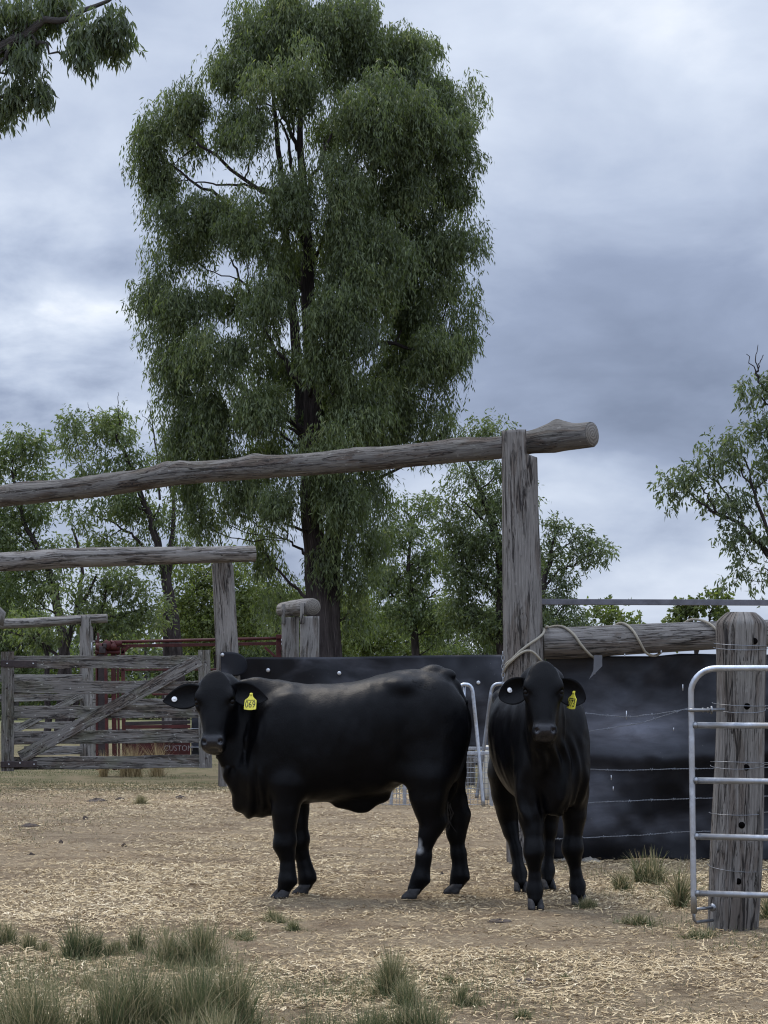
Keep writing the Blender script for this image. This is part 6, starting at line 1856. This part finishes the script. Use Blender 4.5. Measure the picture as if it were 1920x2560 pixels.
# ---- heifer seen side on, head turned to the camera.  Body axes: x forward, y its left, z up
A_ORG = Vector((-0.167, 12.2, 0.0))
earsA = []
headA = dict(O=(.822, .165, 1.292), yaw=math.radians(83), pitch=math.radians(16))
def head_axes(yaw, pitch, roll=0.0):
    n = np.array([math.cos(yaw) * math.cos(pitch), math.sin(yaw) * math.cos(pitch), -0.0 + math.sin(pitch)])
    s = np.array([-math.sin(yaw), math.cos(yaw), 0.0])
    if roll:
        d = np.cross(n, s); s = s * math.cos(roll) + d * math.sin(roll)
    return n, s
nA, sA = head_axes(headA['yaw'], headA['pitch'], 0.03)
PA = dict(
    torso=[(-.665, 1.02, .86, .05, .05, 0), (-.645, 1.12, .76, .11, .05, 0), (-.60, 1.24, .66, .165, .05, 0), (-.52, 1.322, .64, .205, .05, 0), (-.42, 1.335, .655, .225, .02, 0),
           (-.33, 1.335, .69, .235, .0, 0), (-.244, 1.322, .635, .25, -.05, 0), (-.15, 1.302, .590, .275, -.08, 0), (0, 1.265, .565, .29, -.10, 0),
           (.129, 1.243, .557, .285, -.08, 0), (.25, 1.240, .553, .262, .0, 0), (.36, 1.243, .545, .235, .05, 0), (.46, 1.246, .530, .205, .12, 0),
           (.54, 1.240, .500, .165, .12, 0), (.61, 1.22, .495, .125, .14, 0), (.67, 1.17, .53, .085, .15, 0), (.715, 1.08, .60, .03, 0, 0)],
    neck=[(.25, 1.12, .70, .06, .0, 0), (.36, 1.21, .62, .10, .0, 0), (.46, 1.240, .56, .12, .1, 0), (.55, 1.245, .52, .115, .22, 0), (.62, 1.246, .50, .100, .25, .01), (.68, 1.25, .545, .088, .22, .03), (.735, 1.255, .61, .080, .15, .055),
          (.77, 1.25, .69, .074, .1, .08), (.80, 1.235, .78, .068, .0, .10), (.835, 1.19, .85, .055, 0, .12), (.86, 1.12, .91, .03, 0, .13)],
    masses=[((.46, .15, .93), (.15, .085, .26), .07, .25), ((.46, -.15, .93), (.15, .085, .26), .07, .25),       # shoulder blades
            ((.55, .10, .72), (.13, .10, .13), .06, 0), ((.55, -.10, .72), (.13, .10, .13), .06, 0),              # point of shoulder
            ((.39, .15, .68), (.11, .075, .13), .05, 0), ((.36, -.14, .68), (.11, .075, .13), .05, 0),
            ((-.47, .135, .98), (.20, .105, .28), .07, 0), ((-.50, -.135, .98), (.20, .105, .28), .07, 0),        # thighs
            ((-.43, .155, .76), (.145, .085, .17), .06, -.2), ((-.54, -.15, .74), (.125, .085, .17), .05, 0),
            ((-.27, .17, 1.235), (.07, .05, .03), .07, 0), ((-.27, -.17, 1.235), (.07, .05, .03), .07, 0),    # hooks
            ((-.455, 0, 1.325), (.055, .05, .030), .03, 0), ((-.54, .02, 1.300), (.05, .05, .03), .03, 0),         # tail head
            ((-.60, .10, 1.10), (.05, .05, .07), .04, 0), ((-.60, -.10, 1.10), (.05, .05, .07), .04, 0),          # pins
            ((-.035, .02, .56), (.085, .035, .075), .035, -.25), ((.03, .01, .57), (.10, .03, .055), .05, -.3), ((-.11, .01, .60), (.09, .035, .05), .05, .25),  # navel flap
            ((.585, 0, .52), (.10, .05, .045), .03, 0), ((.655, .01, .565), (.06, .045, .05), .03, 0), ((.50, 0, .52), (.05, .04, .035), .03, 0), ((.70,.02,.61),(.04,.035,.05),.02,0),
            ((-.28, .17, .73), (.10, .035, .06), .05, .35), ((-.28, -.17, .73), (.10, .035, .06), .05, .35)],
    legs=[dict(pts=[(.400, .155, .66, .105), (.415, .150, .50, .076), (.417, .147, .43, .064), (.411, .147, .345, .055), (.412, .147, .305, .056), (.404, .147, .26, .043), (.400, .147, .17, .039), (.398, .147, .105, .046), (.416, .147, .055, .040)], q=.88, yaw=math.radians(35)),
          dict(pts=[(.365, -.12, .64, .10), (.362, -.115, .50, .072), (.358, -.11, .42, .060), (.346, -.11, .34, .054), (.344, -.11, .30, .055), (.330, -.11, .24, .041), (.310, -.11, .16, .038), (.292, -.11, .100, .045), (.302, -.11, .055, .040)], q=.88, yaw=math.radians(-8)),
          dict(pts=[(-.42, .155, .70, .135), (-.425, .155, .58, .108), (-.432, .15, .50, .082), (-.440, .15, .43, .064), (-.425, .15, .37, .054), (-.398, .15, .24, .041), (-.378, .15, .115, .046), (-.345, .15, .055, .041)], q=.78, yaw=math.radians(-3)),
          dict(pts=[(-.525, -.155, .70, .125), (-.565, -.15, .56, .090), (-.600, -.15, .47, .068), (-.605, -.15, .425, .061), (-.603, -.15, .36, .052), (-.612, -.15, .24, .043), (-.620, -.15, .105, .047), (-.600, -.15, .055, .042)], q=.78, yaw=math.radians(5))],
    extra=[([(-.475, .15, .50, .030), (-.490, .15, .445, .034), (-.47, .15, .40, .03)], .03, .8), ([(-.63, -.15, .56, .025), (-.645, -.15, .47, .032), (-.63, -.15, .42, .03)], .03, .8)],
    tail=[(-.50, 0, 1.295, .040), (-.585, .0, 1.235, .036), (-.640, .0, 1.14, .026), (-.655, -.01, 1.0, .020), (-.640, -.03, .80, .016), (-.585, -.06, .62, .013), (-.535, -.08, .53, .011)],
    switch=((-.530, -.08, .535), .17),
    head=(headA['O'], nA, sA, .96),
    folds=(.50, 1.05, 95, 0),
    dust=[((.08, .05, 1.24), (.30, .22, .07)), ((.20, .12, 1.20), (.18, .2, .10)), ((.35, 0, 1.24), (.2, .15, .04)), ((-.38, .0, 1.33), (.12, .2, .05))],
    white=[((-.365, .19, .285), (.040, .055, .034)), ((-.372, .19, .315), (.020, .045, .045))],
    ears=[])
def ear_axes(n, s, out, fwd, down, roll=0.0):
    """ear pointing out along s*out, tipped down"""
    e = np.array(s) * out * math.cos(down) + np.array((0, 0, -1.0)) * math.sin(down) + np.array(n) * fwd
    e /= np.linalg.norm(e)
    nf = np.array(n) - e * np.dot(n, e); nf /= np.linalg.norm(nf)
    up = np.cross(nf, e); up /= np.linalg.norm(up)
    if up[2] < 0: up = -up
    nf = nf * math.cos(roll) + up * math.sin(roll)
    nf /= np.linalg.norm(nf); up = np.cross(nf, e)
    if up[2] < 0: up = -up
    return e, up, nf
# the animal's right ear is on the left of the picture
e, up, nf = ear_axes(nA, sA, -1, .05, .14, -.15)
PA['ears'].append(dict(base=(.080, -.075, -.085), e=e, up=up, nf=nf, L=.250, W=.070, cup=.035, droop=.012, pt=.92))
eRA = (e, up, nf)
e, up, nf = ear_axes(nA, sA, 1, .18, .24, -.15)
PA['ears'].append(dict(base=(.075, -.060, .085), e=e, up=up, nf=nf, L=.235, W=.068, cup=.035, droop=.012, pt=.92))
eLA = (e, up, nf)
cowA, bodyA, OA, RA, scA = make_cow('black heifer standing side on with its head turned, yellow tag 069 in its ear', A_ORG, math.pi, PA)
def ear_pt(O, R, sc, ear, t, across=0.0, out=0.0):
    b = O + R @ (np.array(ear['base']) * sc)
    return b + ear['e'] * ear['L'] * t + ear['up'] * across + ear['nf'] * out
button_tag(cowA, ear_pt(OA, RA, scA, PA['ears'][0], .72, -.012, .004), nA + .25 * sA)
ear_tag(cowA, ear_pt(OA, RA, scA, PA['ears'][1], .62, -.045, .030), nA - .12 * sA, (0, 0, 1), '069', 1.0)

# ---- heifer facing the camera
B_ORG = Vector((0.925, 12.08, 0.0))
B_RZ = math.radians(-90 + 4.4)
nB, sB = head_axes(math.radians(-5), math.radians(18), 0.0)
PB = dict(
    torso=[(-.665, 1.00, .84, .05, .05, 0), (-.645, 1.10, .74, .11, .05, 0), (-.60, 1.20, .66, .175, .05, 0), (-.52, 1.265, .64, .215, .05, 0), (-.42, 1.285, .655, .235, .02, 0),
           (-.33, 1.290, .640, .25, .0, 0), (-.22, 1.275, .61, .262, -.05, -.01), (-.10, 1.255, .575, .272, -.10, -.028), (.02, 1.235, .55, .274, -.12, -.034),
           (.14, 1.225, .545, .262, -.08, -.030), (.26, 1.225, .545, .238, .0, -.022), (.36, 1.235, .54, .212, .05, -.015), (.46, 1.235, .52, .188, .06, -.01),
           (.54, 1.225, .54, .18, .02, 0), (.60, 1.19, .55, .135, .02, 0), (.65, 1.13, .58, .09, .05, 0), (.69, 1.05, .60, .03, 0, 0)],
    neck=[(.34, 1.20, .66, .12, .0, -.01), (.42, 1.225, .62, .13, .0, -.02), (.50, 1.235, .60, .125, .0, -.035), (.58, 1.25, .62, .115, -.05, -.055), (.66, 1.262, .70, .105, -.05, -.078),
          (.74, 1.27, .80, .092, .0, -.10), (.80, 1.265, .88, .080, 0, -.112), (.86, 1.24, .95, .06, 0, -.12), (.89, 1.18, 1.0, .03, 0, -.12)],
    masses=[((.44, .110, .93), (.15, .080, .26), .07, .25), ((.44, -.138, .93), (.15, .080, .26), .07, .25),
            ((.53, .098, .76), (.10, .082, .13), .05, 0), ((.53, -.135, .76), (.10, .085, .13), .05, 0),
            ((.44, .130, .66), (.10, .060, .13), .05, 0), ((.50, -.145, .66), (.10, .065, .13), .05, 0),
            ((-.50, .135, .98), (.20, .110, .26), .07, 0), ((-.50, -.135, .98), (.20, .110, .26), .07, 0),
            ((-.52, .15, .74), (.13, .085, .17), .05, 0), ((-.46, -.14, .76), (.14, .085, .17), .05, -.1),
            ((-.26, .20, 1.17), (.055, .05, .04), .05, 0), ((-.26, -.20, 1.17), (.055, .05, .04), .05, 0),
            ((.60, -.02, .62), (.06, .035, .10), .035, 0), ((.62, -.045, .76), (.05, .022, .14), .03, 0), ((.58, -.015, .565), (.05, .028, .05), .03, 0),
            ((.60, .045, .66), (.05, .016, .13), .02, 0)],
    legs=[dict(pts=[(.52, -.148, .64, .085), (.555, -.142, .50, .070), (.575, -.138, .43, .054), (.590, -.137, .345, .052), (.590, -.137, .305, .054), (.590, -.134, .25, .040), (.588, -.132, .17, .035), (.586, -.132, .105, .043), (.602, -.132, .055, .040)], q=.92, yaw=0.05),
          dict(pts=[(.42, .128, .64, .082), (.41, .126, .50, .068), (.400, .122, .43, .052), (.395, .116, .345, .052), (.392, .116, .305, .054), (.385, .126, .25, .040), (.380, .136, .17, .034), (.375, .145, .105, .042), (.392, .148, .055, .040)], q=.92, yaw=0.12),
          dict(pts=[(-.48, -.15, .70, .13), (-.50, -.14, .58, .10), (-.53, -.13, .48, .072), (-.54, -.122, .425, .060), (-.52, -.110, .36, .052), (-.47, -.085, .24, .043), (-.44, -.070, .105, .047), (-.41, -.066, .055, .042)], q=.80, yaw=-.05),
          dict(pts=[(-.52, .155, .70, .13), (-.56, .15, .58, .10), (-.61, .145, .48, .070), (-.62, .142, .425, .060), (-.61, .14, .36, .052), (-.60, .135, .24, .043), (-.59, .125, .105, .047), (-.565, .122, .055, .042)], q=.80, yaw=.15)],
    extra=[([(-.565, -.12, .50, .03), (-.58, -.115, .445, .034), (-.56, -.11, .40, .03)], .03, .8), ([(-.65, .145, .50, .03), (-.66, .14, .445, .034), (-.64, .14, .40, .03)], .03, .8)],
    tail=[(-.52, 0, 1.25, .04), (-.60, 0, 1.18, .034), (-.66, 0, 1.08, .024), (-.675, 0, .9, .018), (-.67, .0, .72, .014), (-.665, 0, .60, .012)],
    switch=((-.665, 0, .60), .2),
    head=((.865, -.122, 1.338), nB, sB, .885),
    folds=(.50, .98, 0, 85),
    dust=[],
    ears=[])
e, up, nf = ear_axes(nB, sB, -1, -.05, .34, -.15)
PB['ears'].append(dict(base=(.095, -.070, -.080), e=e, up=up, nf=nf, L=.182, W=.070, cup=.05, droop=.008))
e, up, nf = ear_axes(nB, sB, 1, -.05, .42, -.15)
PB['ears'].append(dict(base=(.095, -.070, .080), e=e, up=up, nf=nf, L=.185, W=.070, cup=.05, droop=.008))
cowB, bodyB, OB, RB, scB = make_cow('black heifer facing the camera beside the tall gatepost, yellow tag 073 in its ear', B_ORG, B_RZ, PB)
button_tag(cowB, ear_pt(OB, RB, scB, PB['ears'][0], .62, .010, .004), nB + .55 * sB, .9)
ear_tag(cowB, ear_pt(OB, RB, scB, PB['ears'][1], .62, -.040, .032), nB * .55 - .80 * sB, (-.0, .22, 1), '073', .98)

# brand on the rump of the first heifer, pressed on to the hide
from mathutils.bvhtree import BVHTree
def brand(txt, body, root, centre, right, upv, size):
    me = text_mesh(txt, size, 0.0)
    bv = BVHTree.FromObject(body, bpy.context.evaluated_depsgraph_get())
    r = Vector(right).normalized(); u = Vector(upv).normalized(); n = r.cross(u).normalized()
    import bmesh
    bm = bmesh.new(); bm.from_mesh(me)
    bmesh.ops.subdivide_edges(bm, edges=list(bm.edges), cuts=1)
    for v in bm.verts:
        p = Vector(centre) + r * v.co.x + u * v.co.y + n * .3
        hit, nn, _, _ = bv.ray_cast(p, -n)
        v.co = (hit + nn * .0025) if hit is not None else p - n * .3
    bm.to_mesh(me); bm.free()
    return link('brand_mark', me, M['brand'], root)
bpy.context.view_layer.update()
# the body is in the cow's own axes, so cast there (root transform does not matter for BVH of local mesh)
brand('M88.M', bodyA, cowA, (-.405, .22, 1.245), (-1, 0, -.36), (-.36, -.5, 1), .060)
